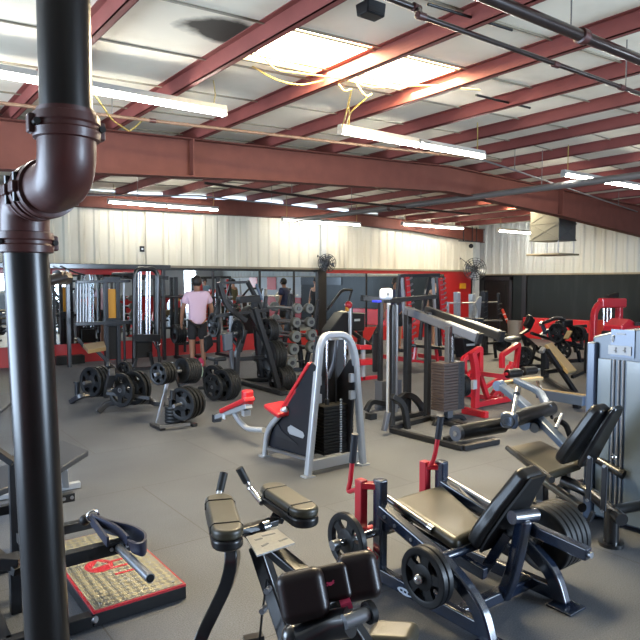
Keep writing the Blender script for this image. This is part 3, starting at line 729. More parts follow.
# instruction placard
pc_ = [Zp(252, 535, .60), Zp(277, 530, .60), Zp(295, 544, .60), Zp(258, 556, .60), Zp(243, 543, .60)]
o = M().prism([Zp(246, 538, .60), Zp(277, 530, .60), Zp(295, 544, .60), Zp(257, 557, .60)], (0, 0, .006)).build('instruction_placard', 'placard', t_)
for (a, b, c, d) in ((262, 546, 268, 543), (279, 541, 287, 538), (255, 540, 262, 538), (262, 536, 275, 533)):
    M().bar(Zp(a, b, .6075), Zp(c, d, .6075), .010, .001).build('printed_block', 'print_grey', o)
# knee pads facing the viewer
def facepad(c, yawpx, w, h, t, m, name, tilt=.35):
    c = V(c); to = V((-c.x, -c.y, 0)).normalized(); s_ = V((-to.y, to.x, 0)); s_ = (s_ + V((0, 0, .22))).normalized() if yawpx else s_
    u = (V((0, 0, 1)) - to*tilt); u = (u - s_*u.dot(s_)).normalized(); n = s_.cross(u).normalized()
    if n.dot(to) < 0: n = -n
    pts = [c+s_*a*w/2+u*b*h/2 for a, b in ((-1, -1), (1, -1), (1, 1), (-1, 1))]
    o = M().prism(pts, -n*t).build(name, m, t_, bevel=min(w, h, t)*.38, seg=6)
    return o, c, s_, u, n
lc, rc = _C+_ray(302, 597)*1.92, _C+_ray(358, 577)*1.98
facepad(lc, 1, .150, .150, .085, 'maroon_vinyl', 'knee_pad')
facepad(rc, 1, .130, .145, .085, 'maroon_vinyl', 'knee_pad')
mc = (lc+rc)/2
o, c, s_, u, n = facepad(mc+V((.012, .016, 0)), 1, .12, .11, .05, 'maroon_vinyl', 'knee_pad_bridge')
q = M(); e = c+n*.003
for (a, b, r_) in ((0, 0, .007), (.008, .002, .005), (-.008, .004, .004), (.011, .007, .003), (-.010, -.003, .003)):
    pts = [e+s_*(a+r_*math.cos(k*PI/6))+u*(b+r_*.8*math.sin(k*PI/6)) for k in range(12)]; q.prism(pts, n*.001)
lab(q.build('pink_emblem', 'pink_cloth', o), 'small pink animal-like emblem')
M().tube([_C+_ray(300, 640)*1.95, _C+_ray(330, 625)*1.95, _C+_ray(350, 622)*1.92], .045, fr=.04).build('swing_arm', BM, t_)
M().cyl(_C+_ray(344, 622)*1.88, _C+_ray(370, 612)*1.92, .022, 16).build('pivot_sleeve', 'dull_steel', t_)
M().cyl(_C+_ray(367, 613)*1.915, _C+_ray(372, 611)*1.925, .034, 16).build('pivot_washer', 'matte_black', t_)
M().bar(_C+_ray(341, 606)*1.95, _C+_ray(351, 602)*1.955, .03, .022).build('pink_sticker', 'pink_cloth', t_)
M().bar(_C+_ray(330, 600)*2.05, _C+_ray(372, 665)*2.02, .06, .08).build('knee_pad_post', BM, t_, bevel=.01)
facepad(_C+_ray(300, 650)*2.0, 0, .12, .14, .10, BM, 'lower_housing')
sc_ = Zp(392, 628, .36)
q = [sc_+V((-.13, .02, 0)), sc_+V((.0, .10, .0)), sc_+V((.13, -.02, 0)), sc_+V((0, -.10, 0))]
M().prism(q, (0, 0, -.08)).build('kneeling_pad', 'warm_sheen_vinyl', t_, bevel=.03, seg=5)
M().tube([sc_+V((0, 0, -.06)), V((sc_.x, sc_.y, .0))], .03).build('pad_post', BM, t_)

# ------------------------------------------------------------------ hip belt squat machine on the left
t_ = thing('belt_squat_platform', (1.1, 3.4, 0), 'square diamond plate platform with red rim and black sides at lower left', 'platform')
PX0, PX1, PY0, PY1 = .877, 1.352, 2.998, 3.95
M().box((PX0, PY0, 0), (PX1, PY1, .066)).build('platform_box', 'rack_black', t_, bevel=.004)
q = M().box((PX0, PY0, .066), (PX1, PY1, .078)); q.build('red_rim', 'red_paint', t_)
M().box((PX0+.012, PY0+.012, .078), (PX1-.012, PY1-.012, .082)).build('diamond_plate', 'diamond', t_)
def text3(s_, loc, rot, size, m, name, parent, ext=.0005):
    cu = bpy.data.curves.new(name, 'FONT'); cu.body = s_; cu.size = size; cu.extrude = ext; cu.align_x = 'CENTER'; cu.align_y = 'CENTER'
    o = bpy.data.objects.new(name, cu); COL.objects.link(o); o.parent = parent
    o.location = V(loc)-parent_world(parent); o.rotation_euler = rot; cu.materials.append(MAT[m]); return o
l0 = Zp(121, 566, .0825)
q = M()
for k_, ch_ in enumerate('TIT'):
    yy = l0.y+.09-k_*.085
    q.box((l0.x-.06, yy-.010, .0825), (l0.x+.06, yy+.010, .0835))
    if ch_ == 'T': q.box((l0.x+.042, yy-.035, .0825), (l0.x+.0625, yy+.035, .0836))
lab(q.build('red_lettering', 'red_paint', t_), 'red block letters printed on the metal')
l1 = Zp(99, 566, .0825); q = M()
q.prism([(l1.x+.075*math.cos(a*PI/12), l1.y+.085*math.sin(a*PI/12), .0825) for a in range(24)], (0, 0, .001))
lab(q.build('round_emblem', 'red_paint', t_), 'round red emblem printed on the metal')
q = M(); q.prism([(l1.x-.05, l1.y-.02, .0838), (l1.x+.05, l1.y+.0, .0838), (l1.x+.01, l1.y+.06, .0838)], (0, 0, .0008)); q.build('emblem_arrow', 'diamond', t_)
for a in (PX0+.05, PX1-.05):
    for b in (PY0+.05, PY1-.05): M().cyl((a, b, .082), (a, b, .086), .008, 8).build('bolt', 'dull_steel', t_)
t_ = thing('belt_squat_rack', (.72, 3.5, 0), 'black steel belt squat rack with lever arms beside the diamond plate platform', 'exercise machine')
RK = 'rack_black'
def rb(p, q, w=.07, h=None, name='frame_bar', bev=.004, up=(0, 0, 1)): return M().bar(p, q, w, h, up=up).build(name, RK, t_, bevel=bev)
# lever arm over the platform
a0, a1 = Zp(20, 561, .30), Zp(134, 545, .30)
M().bar(V((a0.x, 3.16, .30)), V((1.115, 3.16, .30)), .055, .065).build('lever_arm', RK, t_, bevel=.004)
M().bar((.66, 3.56, .30), (1.08, 3.56, .30), .055, .05).build('lever_arm', RK, t_, bevel=.004)
M().cyl((1.05, 3.14, .30), (1.052, 2.72, .30), .022, 16).build('plate_horn', 'dull_steel', t_)
M().cyl((1.052, 2.722, .30), (1.052, 2.717, .30), .018, 16).build('horn_cap', 'rack_black', t_)
for x in (1.01, 1.09): M().cyl((x, 3.125, .305), (x, 3.12, .305), .010, 8).build('bolt', 'dull_steel', t_)
# base and uprights
rb((.50, 3.02, .035), (.87, 3.02, .035), .06); rb((.50, 3.9, .035), (.50, 3.02, .035), .06); rb((.50, 3.9, .035), (.87, 3.9, .035), .06)
pA = Zp(16, 612, 0); rb((pA.x, pA.y, 0), (pA.x, pA.y, .30), .05, name='upright')
rb(Zp(-30, 560, .33), Zp(20, 563, .30), .06)
M().bar(Zp(-10, 548, .34), Zp(18, 572, .27), .04).build('frame_bar', 'matte_black', t_, bevel=.004)
pB = Zp(14, 575, .28); pB = V((.72, 3.55, 0)); 
q = Zp(13, 590, 0)
rb((q.x+.10, q.y+.45, 0), (q.x+.10, q.y+.45, .62), .05, name='upright')
rb(Zp(-30, 432, .80), Zp(14, 463, .62), .05, .035, name='brace')
bq = Zp(74, 496, .26); rb((bq.x-.55, bq.y, .26), (bq.x, bq.y, .26), .05, .055)
for x in (bq.x-.02, bq.x-.07): M().cyl((x, bq.y-.026, .262), (x, bq.y-.032, .262), .012, 8).build('bolt', 'dull_steel', t_)
rb((bq.x-.30, bq.y, 0), (bq.x-.30, bq.y, .26), .05, name='upright')
M().cyl((.875, 3.0, .04), (.885, 2.985, .045), .016, 10).build('bolt', 'dull_steel', t_)
# blue black belt lying across the lever arms with a steel carabiner
c0 = [Zp(98, 521, .36), Zp(106, 534, .33), Zp(116, 546, .33)]
t2 = thing('hip_belt', (1.1, 3.35, .3), 'dark blue black hip belt with steel clip draped over the lever arms', 'belt')
def strap(pts, w_, th, name, m='belt_blue'):
    P = fillet(pts, .08, 6); return M().sweep(P, [(-th/2, -w_/2), (th/2, -w_/2), (th/2, w_/2), (-th/2, w_/2)]).build(name, m, t2)
strap([Zp(92, 520, .37), Zp(112, 528, .37), Zp(134, 532, .37), Zp(147, 541, .37), Zp(143, 551, .36), Zp(130, 546, .36)], .075, .012, 'belt_loop')
strap([Zp(91, 519, .38), Zp(101, 533, .375), Zp(108, 542, .372)], .05, .012, 'belt_strap')
strap([Zp(93, 519, .39), Zp(118, 530, .385), Zp(128, 541, .38)], .05, .010, 'belt_strap')
ca = Zp(93, 516, .40); M().tube([ca+V((.03*math.cos(k*PI/6), .0, .03*math.sin(k*PI/6))) for k in range(13)], .006, n=8).build('carabiner', 'chrome', t2)
M().ball(Zp(85, 520, .36), .03).build('strap_end', 'matte_black', t2)
t3 = thing('yellow_tag', Zp(149, 604, 0), 'tiny yellow strip lying on the floor by the platform edge', 'tag')
M().bars([Zp(145, 603, .004), Zp(149, 605, .010), Zp(153, 604, .004)], .018, .003).build('paper_strip', 'yellow_panel', t3)

# ------------------------------------------------------------------ adjustable bench behind the pipe, and a blue pad
t_ = thing('adjustable_bench', (1.1, 4.8, 0), 'grey padded adjustable bench half hidden behind the thick pipe', 'bench')
quadpad('back_pad', [Zp(62, 439, .40), Zp(89, 450, .36), Zp(57, 470, .33), Zp(30, 457, .37)], .05, 'grey_vinyl', t_, bevel=.012, up=(0, 0, 1))
quadpad('seat_pad', [Zp(-6, 468, .33), Zp(30, 456, .35), Zp(30, 478, .30), Zp(-6, 492, .28)], .05, 'grey_vinyl', t_, bevel=.012, up=(0, 0, 1))
M().bar(Zp(0, 486, .24), Zp(75, 456, .30), .05, .05).build('spine', 'silver_paint', t_, bevel=.006)
M().bar(Zp(64, 468, .28), Zp(66, 486, .03), .05, .05).build('support_leg', 'silver_paint', t_, bevel=.006)
M().bar(Zp(52, 489, .03), Zp(80, 484, .03), .05, .05).build('base_foot', 'silver_paint', t_, bevel=.006)
M().bar(Zp(-20, 500, .03), Zp(66, 486, .03), .05, .04).build('base_rail', 'silver_paint', t_, bevel=.006)
t_ = thing('incline_bench', Zp(-8, 440, 0), 'blue grey bench pad poking in at the left edge', 'bench')
quadpad('bench_pad', [Zp(-12, 398, .52), Zp(6, 393, .50), Zp(14, 401, .44), Zp(-8, 418, .44)], .04, 'grey_vinyl', t_, bevel=.012, up=(0, 0, 1))
M().bar(Zp(-8, 410, .45), Zp(-8, 440, 0), .05).build('bench_post', 'rack_black', t_)

# ------------------------------------------------------------------ silver and red selector machine in the middle
t_ = thing('seated_selector_machine', (3.3, 4.7, 0), 'silver framed machine with red seat and black weight stack, centre of the floor', 'exercise machine')
SP = 'silver_paint'; Y0 = 4.30
def S(px, py, Y=Y0): return Yp(px, py, Y)
arch = [S(308, 474), S(317, 370), S(320, 341), S(324.5, 335), S(347, 333.5), S(352, 338), S(355, 362), S(363, 465)]
arch[0].z = arch[-1].z = .01
M().bars([arch[0], V((arch[2].x, Y0, 1.10)), V((arch[3].x, Y0, 1.19)), V((arch[4].x, Y0, 1.19)), V((arch[6].x, Y0, 1.02)), arch[-1]], .055, .06, r=.10, up=(0, 1, 0)).build('arch_frame', SP, t_, bevel=.014)
for p in (arch[0], arch[-1]): M().box((p.x-.05, Y0-.04, 0), (p.x+.05, Y0+.04, .012)).build('foot', SP, t_)
M().bar((arch[0].x, Y0+.03, .08), (arch[-1].x, Y0+.03, .08), .04, .09).build('bottom_crossbar', SP, t_, bevel=.006)
for px, py in ((319, 381), (319, 399), (353, 378), (353, 395)):
    p = S(px, py); s_ = 1 if px < 330 else -1; M().box((p.x-.03, Y0-.005, p.z-.04), (p.x+.03, Y0+.03, p.z+.04)).build('bracket', SP, t_, bevel=.006)
SX0, SX1 = S(322.5, 430, 4.42).x, S(350, 430, 4.42).x; zt = S(330, 405, 4.42).z
o = M().box((SX0, 4.40, .12), (SX1, 4.52, zt)).build('stack_core', 'matte_black', t_)
n = 15; h_ = (zt-.12)/n
for k in range(n):
    M().box((SX0-.012, 4.385, .12+k*h_+.002), (SX1+.012, 4.53, .12+(k+1)*h_-.003)).build('stack_plate', 'matte_black', t_, bevel=.003)
xm = S(340.5, 430, 4.385).x; q = M()
for k in range(22): q.box((xm-.010, 4.376, .13+k*.022), (xm+.010, 4.384, .13+k*.022+.014))
q.build('number_strip', 'white_print', t_)
for px in (327, 345): x = S(px, 370, 4.45).x; M().cyl((x, 4.45, zt), (x, 4.45, 1.14), .011, 12).build('guide_rod', 'chrome', t_); M().cyl((x, 4.45, zt), (x, 4.45, zt+.05), .02, 12).build('rod_bushing', 'charcoal_metal', t_)
x = S(336, 370, 4.45).x; M().cyl((x, 4.45, zt), (x, 4.45, 1.12), .005, 8).build('lift_cable', 'charcoal_metal', t_)
M().tube([(x-.05, 4.5, .78), (x, 4.48, .92), (x+.05, 4.5, 1.13)], .02, fr=.05).build('guide_arm', 'grey_metal', t_)
M().box((x-.08, 4.42, 1.13), (x+.08, 4.48, 1.17)).build('top_bracket', 'silver_paint', t_)
M().prism([(arch[0].x+.10, 4.545, .10), (arch[-1].x+.10, 4.545, .10), (arch[5].x+.13, 4.545, 1.05), (arch[5].x+.05, 4.545, 1.16), (arch[2].x+.14, 4.545, 1.16)], (0, .015, 0)).build('rear_shroud', 'shroud_black', t_)
# side shroud with the seat (plane X about 3.12)
def SS(px, py, X=3.13): return Xp(px, py, X)
poly = [SS(268, 446), SS(271, 424), SS(283, 411), SS(311, 362), SS(316, 366), SS(311, 462), SS(308, 463)]
M().prism(poly, (.035, 0, 0)).build('side_shroud', 'shroud_black', t_, bevel=.01)
poly2 = [p+V((.42, 0, 0)) for p in poly]; M().prism(poly2, (.03, 0, 0)).build('side_shroud', 'shroud_black', t_, bevel=.01)
q = M(); e = [SS(a, b, 3.125) for a, b in ((288, 427), (291, 425), (303, 432), (304.5, 436), (303, 438.5), (290, 434), (288, 431))]; q.prism(e, (-.004, 0, 0))
lab(q.build('name_badge', 'silver_paint', t_, bevel=.003), 'silver badge with rounded ends')
q = M(); e = [SS(a, b, 3.125) for a, b in ((274, 424), (278, 423), (282, 431), (298, 444.5), (283, 438), (276, 436))]; q.prism(e, (-.004, 0, 0)); lab(q.build('swoosh_panel', 'charcoal_metal', t_), 'grey swoosh shaped panel')
M().bar(SS(268, 448, 3.10), SS(310, 460, 3.10), .03, .025).build('lower_rail', 'dull_steel', t_)
p0 = SS(284, 410, 3.10); p1 = SS(271, 419, 3.10); p2 = SS(267, 430, 3.10); p3 = SS(265, 453, 3.10); p3.z = .01
M().tube([SS(287, 409, 3.12), p0, p2, p3], .028, fr=.12).build('front_leg', SP, t_)
M().box((p3.x-.05, p3.y-.04, 0), (p3.x+.05, p3.y+.04, .012)).build('foot', SP, t_)
M().cyl(p2+V((.06, .05, -.02)), p2+V((.34, .05, -.02)), .05, 18).build('pivot_hub', 'charcoal_metal', t_)
# seat and backrest in red
zs = SS(275, 408, 3.3).z
quadpad('seat_pad', [Zp(263, 404, .50), Zp(283, 400, .53), Zp(294, 409, .50), Zp(277, 414, .47)], .05, 'red_vinyl', t_, bevel=.02, up=(0, 0, 1))
M().bar(Zp(283, 413, .44), Zp(290, 408, .47), .03, .02).build('seat_rail', SP, t_)
bp0, bp1 = SS(282, 407, 3.13), SS(304, 374, 3.13); bp1 = bp0+(bp1-bp0)*max(.3, min(1.2, (4.60-bp0.y)/(bp1.y-bp0.y)))
M().bar(SS(283.5, 408, 3.15), SS(311, 363, 3.15), .06, .035).build('backrest_edge', 'red_vinyl', t_, bevel=.012)
quadpad('backrest_pad', [bp0, bp1, bp1+V((.34, 0, 0)), bp0+V((.34, 0, 0))], .06, 'red_vinyl', t_, bevel=.02, up=(0, 1, .3))
# lever arm with foot roller
q0 = Xp(264, 430, 3.25)
M().tube([q0, Xp(247, 429, 3.25), Xp(238, 420, 3.25), Xp(232, 408, 3.25)], .028, fr=.09).build('lever_arm', SP, t_)
M().bar(Xp(217, 417, 3.25), Xp(249, 406, 3.25), .08, .05).build('lever_head', SP, t_, bevel=.006)
M().bar(Xp(224, 411, 3.25), Xp(250, 399, 3.25), .13, .055).build('shin_pad', 'red_vinyl', t_, bevel=.02)
M().cyl(Xp(247.5, 405, 3.27), Xp(247.5, 390, 3.27), .062, 24).build('roller_pad', 'red_vinyl', t_, bevel=.02)
M().box(Xp(217, 422, 3.25)+V((-.05, -.02, .0)), Xp(217, 422, 3.25)+V((.05, .03, .09))).build('counterweight', 'charcoal_metal', t_, bevel=.008)
M().box(Xp(224, 418, 3.20)+V((-.004, -.03, -.01)), Xp(224, 418, 3.20)+V((.002, .03, .04))).build('bolt_plate', 'white_plastic', t_)
M().box(Xp(246, 413, 3.25)+V((-.04, -.03, -.03)), Xp(246, 413, 3.25)+V((.04, .03, .03))).build('bracket', SP, t_, bevel=.006)

# ------------------------------------------------------------------ right: selector leg curl with tall grey cabinet
t_ = thing('seated_leg_curl_machine', (3.9, 2.5, 0), 'black seated leg curl machine with big rollers joined to the grey cabinet at right', 'exercise machine')
BM = 'black_metal'
quadpad('seat_pad', [Zp(508, 446, .42), Zp(541, 439, .42), Zp(583, 462, .40), Zp(548, 474, .40)], .06, 'warm_sheen_vinyl', t_, bevel=.026, up=(0, 0, 1), seg=5)
f0 = Zp(508, 450, .40)
# curved seat front in dark vinyl
M().tube([Zp(508, 448, .40), Zp(528, 464, .39), Zp(552, 480, .38)], .022, fr=.1).build('seat_edge', 'black_vinyl', t_)
def slab(pb, pt, w0, w1, th, m, name, par, bow=0):
    pb, pt = V(pb), V(pt); d = (pt-pb).normalized(); nn = V((0, d.z, -d.y)).normalized(); L = (pt-pb).length
    prof = [(0, w0*.8), (.12, w0), (.5, (w0+w1)/2), (.9, w1), (1, w1*.75)]
    a = [pb+d*L*s+V((w_/2, 0, 0)) for s, w_ in prof] + [pb+d*L*s-V((w_/2, 0, 0)) for s, w_ in prof[::-1]]
    return M().prism(a, -nn*th).build(name, m, par, bevel=.028, seg=5)
sb0, sb1 = Xp(562, 456, 3.74), Xp(598, 402, 3.74)
slab(sb0, sb1, .26, .17, .075, 'black_vinyl', 'backrest_pad', t_)
slab(sb0+V((.06, -.11, -.03)), sb1+V((.06, -.08, -.01)), .20, .14, .04, 'black_metal', 'backrest_shell', t_)
# roller in front and lever assembly
r0, r1 = Zp(458, 433, .55), Zp(503, 425, .55)
M().cyl(r0, r1, .058, 24).build('ankle_roller', 'black_vinyl', t_, bevel=.008)
M().cyl(r0-(r1-r0)*.06, r0+(r1-r0)*.02, .058, 24).build('roller_end_disc', 'grey_metal', t_)
M().cyl(r0-(r1-r0)*.07, r0-(r1-r0)*.05, .022, 16).build('roller_bolt', 'chrome', t_)
k0, k1 = Zp(507, 421, .64), Zp(551, 408, .64)
M().cyl(k0, k1, .058, 24).build('knee_roller', 'black_vinyl', t_, bevel=.008)
M().bar(k0+V((0, 0, .0)), k0+(k1-k0)*.1, .13, .12).build('roller_bracket', 'cabinet_edge', t_, bevel=.03)
M().tube([Zp(513, 414, .68), Zp(517, 392, .82)], .018).build('adjuster_handle', 'chrome', t_)
M().cyl(Zp(516.6, 394, .81), Zp(517.5, 389, .84), .024, 12).build('handle_knob', 'dull_steel', t_)
M().bars([Zp(500, 385, .74), Zp(525, 405, .66), Zp(556, 436, .52), Zp(575, 455, .42)], .07, .06, r=.1).build('lever_arm', 'cabinet_edge', t_, bevel=.012)
M().bars([Zp(515, 380, .78), Zp(540, 392, .72), Zp(548, 408, .66)], .06, .05, r=.08).build('lever_arm', 'cabinet_edge', t_, bevel=.012)
M().cyl(Zp(497, 386, .74), Zp(502, 385, .74), .045, 20).build('arm_end_disc', 'cabinet_edge', t_)
M().bar(Zp(502, 383, .76), Zp(541, 378, .76), .06, .03).build('top_pad', 'tan_vinyl', t_, bevel=.008)
M().cyl(Zp(524, 424, .56), Zp(530, 422, .56), .05, 20).build('cam_disc', 'cabinet_edge', t_)
M().cyl(Zp(534, 428, .54), Zp(540, 426, .54), .038, 20).build('cam_disc', 'black_metal', t_)
M().tube([Zp(556, 428, .58), Zp(562, 414, .66)], .014).build('release_lever', 'chrome', t_)
M().tube([Zp(556, 420, .62), Zp(566, 424, .58), Zp(570, 436, .5)], .022, fr=.04).build('handle_loop', 'matte_black', t_)
M().tube([Zp(536, 378, .74), Zp(545, 400, .66), Zp(552, 418, .58)], .012).build('link_rod', 'chrome', t_)
# base frame
def col(px, py, zt, w_=.07, nm='frame_post'):
    p = Zp(px, py, 0); M().bar((p.x, p.y, 0), (p.x, p.y, zt), w_, w_).build(nm, BM, t_, bevel=.012)
    M().cyl((p.x, p.y, 0), (p.x, p.y, .02), w_*1.1, 18).build('foot', BM, t_); return p
a = col(542, 503, .36); b = col(565, 498, .34, .06)
c = Zp(611, 545, 0); M().tube([(c.x, c.y, 0), (c.x, c.y, .24)], .045).build('frame_post', BM, t_)
M().cyl((c.x, c.y, 0), (c.x, c.y, .022), .075, 24).build('round_foot', BM, t_)
M().tube([Zp(562, 480, .28), Zp(590, 492, .24), Zp(622, 520, .20)], .04, fr=.1).build('main_rail', BM, t_)
M().tube([(a.x, a.y, .18), (c.x, c.y+.2, .18)], .032).build('main_rail', BM, t_)
M().tube([(c.x, c.y, .22), (c.x+.37, c.y-.05, .20)], .034).build('cabinet_tube', BM, t_)
M().tube([Zp(560, 488, .2), Zp(600, 478, .2)], .028).build('cross_tube', BM, t_)
M().tube([Zp(576, 447, .46), Zp(600, 461, .42), Zp(622, 474, .38)], .030, fr=.05).build('side_handle', BM, t_)
M().cyl(Zp(620, 473, .385), Zp(624, 475, .378), .032, 16).build('handle_cap', 'matte_black', t_)
for (p_, q_) in (((590, 457), (588, 500)), ((605, 466), (603, 511))):
    P_, Q_ = Xp(*p_, 3.56), Xp(*q_, 3.56); M().bar(P_, Q_, .035, .016, up=(1, 0, 0)).build('link_bar', 'charcoal_metal', t_, bevel=.006)
    for z_ in (P_, Q_): M().cyl(z_+V((-.014, 0, 0)), z_+V((-.006, 0, 0)), .010, 10).build('bolt', 'dull_steel', t_)
M().bar(Xp(593, 512, 3.6), Xp(589, 521, 3.6), .03, .02).build('stop_lever', 'charcoal_metal', t_)
M().ball(Xp(614, 457, 3.85), .02).build('selector_knob', 'chrome', t_)
M().ball(Zp(557, 490, .12), .018).build('bolt', 'chrome', t_)

t_ = thing('weight_stack_cabinet', (4.25, 1.9, 0), 'tall pale blue grey weight stack cabinet with frosted panels at the right edge', 'machine cabinet')
cx = 4.10; cy1 = 2.39; cy0 = 1.45; zc = 1.30
def topz(y): s_ = (y-(cy0+cy1)/2)/((cy1-cy0)/2); return 1.355-.085*s_*s_
o = M(); pts = [(cx, cy0, .02), (cx, cy1, .02)] + [(cx, cy1-(cy1-cy0)*k/12, topz(cy1-(cy1-cy0)*k/12)) for k in range(13)]
o.prism(pts, (.30, 0, 0)).build('cabinet_body', 'cabinet_grey', t_, bevel=.02)
M().box((cx-.035, cy1-.05, .0), (cx+.30, cy1+.02, 1.235)).build('corner_post', 'cabinet_edge', t_, bevel=.015)
zu = Xp(610, 359, cx).z
for (ya, yb) in ((2.240, 2.335), (1.55, 2.135)):
    M().box((cx-.014, ya, .04), (cx-.004, yb, zu)).build('frosted_door', 'frosted_panel', t_, bevel=.004)
M().box((cx-.008, 2.135, .04), (cx-.002, 2.24, zu)).build('slot_back', 'cabinet_grey', t_)
for y in (2.155, 2.185, 2.22): M().cyl((cx-.014, y, .05), (cx-.014, y, zu), .007, 8).build('guide_rod', 'silver_paint', t_)
# exercise chart on the upper panel
q = M(); q.box((cx-.008, 2.09, zu+.02), (cx-.002, 2.25, 1.33)); lab(q.build('chart_panel', 'cabinet_edge', t_), 'darker chart area of the upper panel')
ch = M(); a_, b_ = Xp(608.5, 345, cx-.013), Xp(631, 356, cx-.013); ch.box((cx-.016, b_.y, b_.z), (cx-.011, a_.y, a_.z)); chart = ch.build('exercise_chart', 'white_print', t_)
q = M()
for px in (616, 625):
    p = Xp(px, 350, cx-.017); q.cyl(p+V((0, 0, .012)), p+V((-.001, 0, .012)), .007, 10)
    q.bar(p+V((0, .004, .006)), p+V((0, 0, -.012)), .002, .008); q.bar(p+V((0, .015, -.006)), p+V((0, -.004, -.006)), .002, .006); q.bar(p+V((0, -.008, -.012)), p+V((0, .006, -.016)), .002, .005)
q.build('seated_figure_drawing', 'print_grey', chart)
q = M()
p = Xp(613, 339, cx-.013); q.ball(p+V((0, 0, .018)), .008); q.bar(p+V((0, 0, .014)), p+V((0, .002, -.012)), .004, .012); q.bar(p+V((0, .012, .008)), p+V((0, 0, -.02)), .004, .007)
q.build('standing_figure_drawing', 'white_print', t_)
q = M(); a_ = Xp(616, 333.5, cx-.013); b_ = Xp(625, 334.5, cx-.013); q.box((cx-.015, b_.y, a_.z-.006), (cx-.011, a_.y, a_.z+.002)); q.build('title_line', 'white_print', t_)

# ------------------------------------------------------------------ middle and far machines
def PL(pts, Y): return [Yp(a, b, Y) for a, b in pts]
RB = 'rack_black'
def bY(pts, Y, w_, m, name, par, r=0.0, h=None, bevel=.006): return M().bars(PL(pts, Y), w_, h, r=r, up=(0, 1, 0)).build(name, m, par, bevel=bevel)
def tY(pts, Y, r_, m, name, par, fr=0.0): return M().tube(PL(pts, Y), r_, fr=fr, n=10).build(name, m, par)
# lat tower with yellow strip
F0 = Zp(113, 370); Y = F0.y
t_ = thing('cable_tower', (F0.x, Y, 0), 'grey cable tower with a yellow strip on its mast, left of the man', 'exercise machine')
CM = 'charcoal_metal'
mt = Yp(111, 279, Y).z
for dx in (-.11, .11): M().box((F0.x+dx-.035, Y-.05, 0), (F0.x+dx+.035, Y+.05, mt)).build('mast_post', CM, t_, bevel=.01)
M().box((F0.x-.15, Y-.07, mt-.06), (F0.x+.15, Y+.07, mt+.04)).build('mast_head', CM, t_, bevel=.01)
M().box((F0.x-.08, Y+.0, Yp(111, 319, Y).z), (F0.x+.08, Y+.02, Yp(111, 289, Y).z)).build('yellow_strip', 'yellow_panel', t_)
M().box((F0.x-.08, Y+.0, .2), (F0.x+.08, Y+.03, .85)).build('mast_shroud', 'matte_black', t_)
bY([(76, 282), (130, 281)], Y-.05, .05, CM, 'upper_crossbar', t_, h=.09); bY([(75, 324), (132, 322)], Y-.05, .06, CM, 'middle_crossbar', t_, h=.11)
M().box((F0.x-.15, Y-.08, Yp(111, 326, Y).z), (F0.x+.15, Y+.08, Yp(111, 318, Y).z)).build('collar', CM, t_, bevel=.01)
for px in (77.5, 80.5, 83.5, 86.5, 89, 124): tY([(px, 282), (px, 323)], Y-.03, .016, 'silver_paint', 'guide_rod', t_)
tY([(124, 323), (125, 366)], Y+.02, .025, CM, 'rear_post', t_)
q = PL([(84, 343), (105, 341), (106, 347), (88, 349)], Y-.3); quadpad('seat_pad', [Zp(83, 344, .62), Zp(104, 341, .62), Zp(106, 347, .60), Zp(88, 350, .60)], .06, 'tan_vinyl', t_, bevel=.01, up=(0, 0, 1))
bY([(77, 338), (86, 349)], Y-.32, .05, CM, 'seat_bracket', t_, h=.10); bY([(97, 351), (108, 362)], Y-.2, .06, CM, 'seat_brace', t_)
M().box((F0.x-.25, Y-.5, 0), (F0.x+.25, Y-.43, .06)).box((F0.x-.03, Y-.5, 0), (F0.x+.03, Y+.1, .05)).build('base_frame', CM, t_, bevel=.01)
# dual cable station beside it
F0 = Zp(146, 369); Y = F0.y
t_ = thing('cable_station', (F0.x, Y, 0), 'black cable station with rounded arch top and shiny guide columns, left of the man', 'exercise machine')
tY([(134.5, 367), (134.5, 276), (137, 269), (154, 269), (158, 275), (158, 345)], Y, .045, 'black_metal', 'arch_frame', t_, fr=.12)
for px, r_ in ((138, .028), (141, .014), (147, .028), (150, .018)): tY([(px, 271), (px, 338)], Y+.05, r_, 'chrome', 'guide_column', t_)
for k in range(8):
    a, b = Yp(136, 341+k*2.1, Y), Yp(152, 341+k*2.1, Y); M().box((a.x, Y-.02, a.z-.045), (b.x, Y+.15, a.z-.006)).build('stack_plate', 'matte_black', t_)
bY([(133, 338), (160, 338)], Y-.05, .14, 'black_metal', 'middle_shelf', t_, h=.06)
for a, b in (((136, 358), (133, 369)), ((150, 352), (153, 368))): bY([a, b], Y-.1, .06, 'black_metal', 'foot_leg', t_)
bY([(131, 369), (156, 368)], Y-.1, .07, 'black_metal', 'base_bar', t_)
tY([(153, 341), (157, 349), (160, 344)], Y-.25, .018, 'chrome', 'hand_grip', t_)
tY([(158, 345), (160, 366)], Y-.3, .03, 'black_metal', 'rear_leg', t_)
tY([(112, 274), (134, 274)], Y, .03, 'black_metal', 'link_bar', t_)
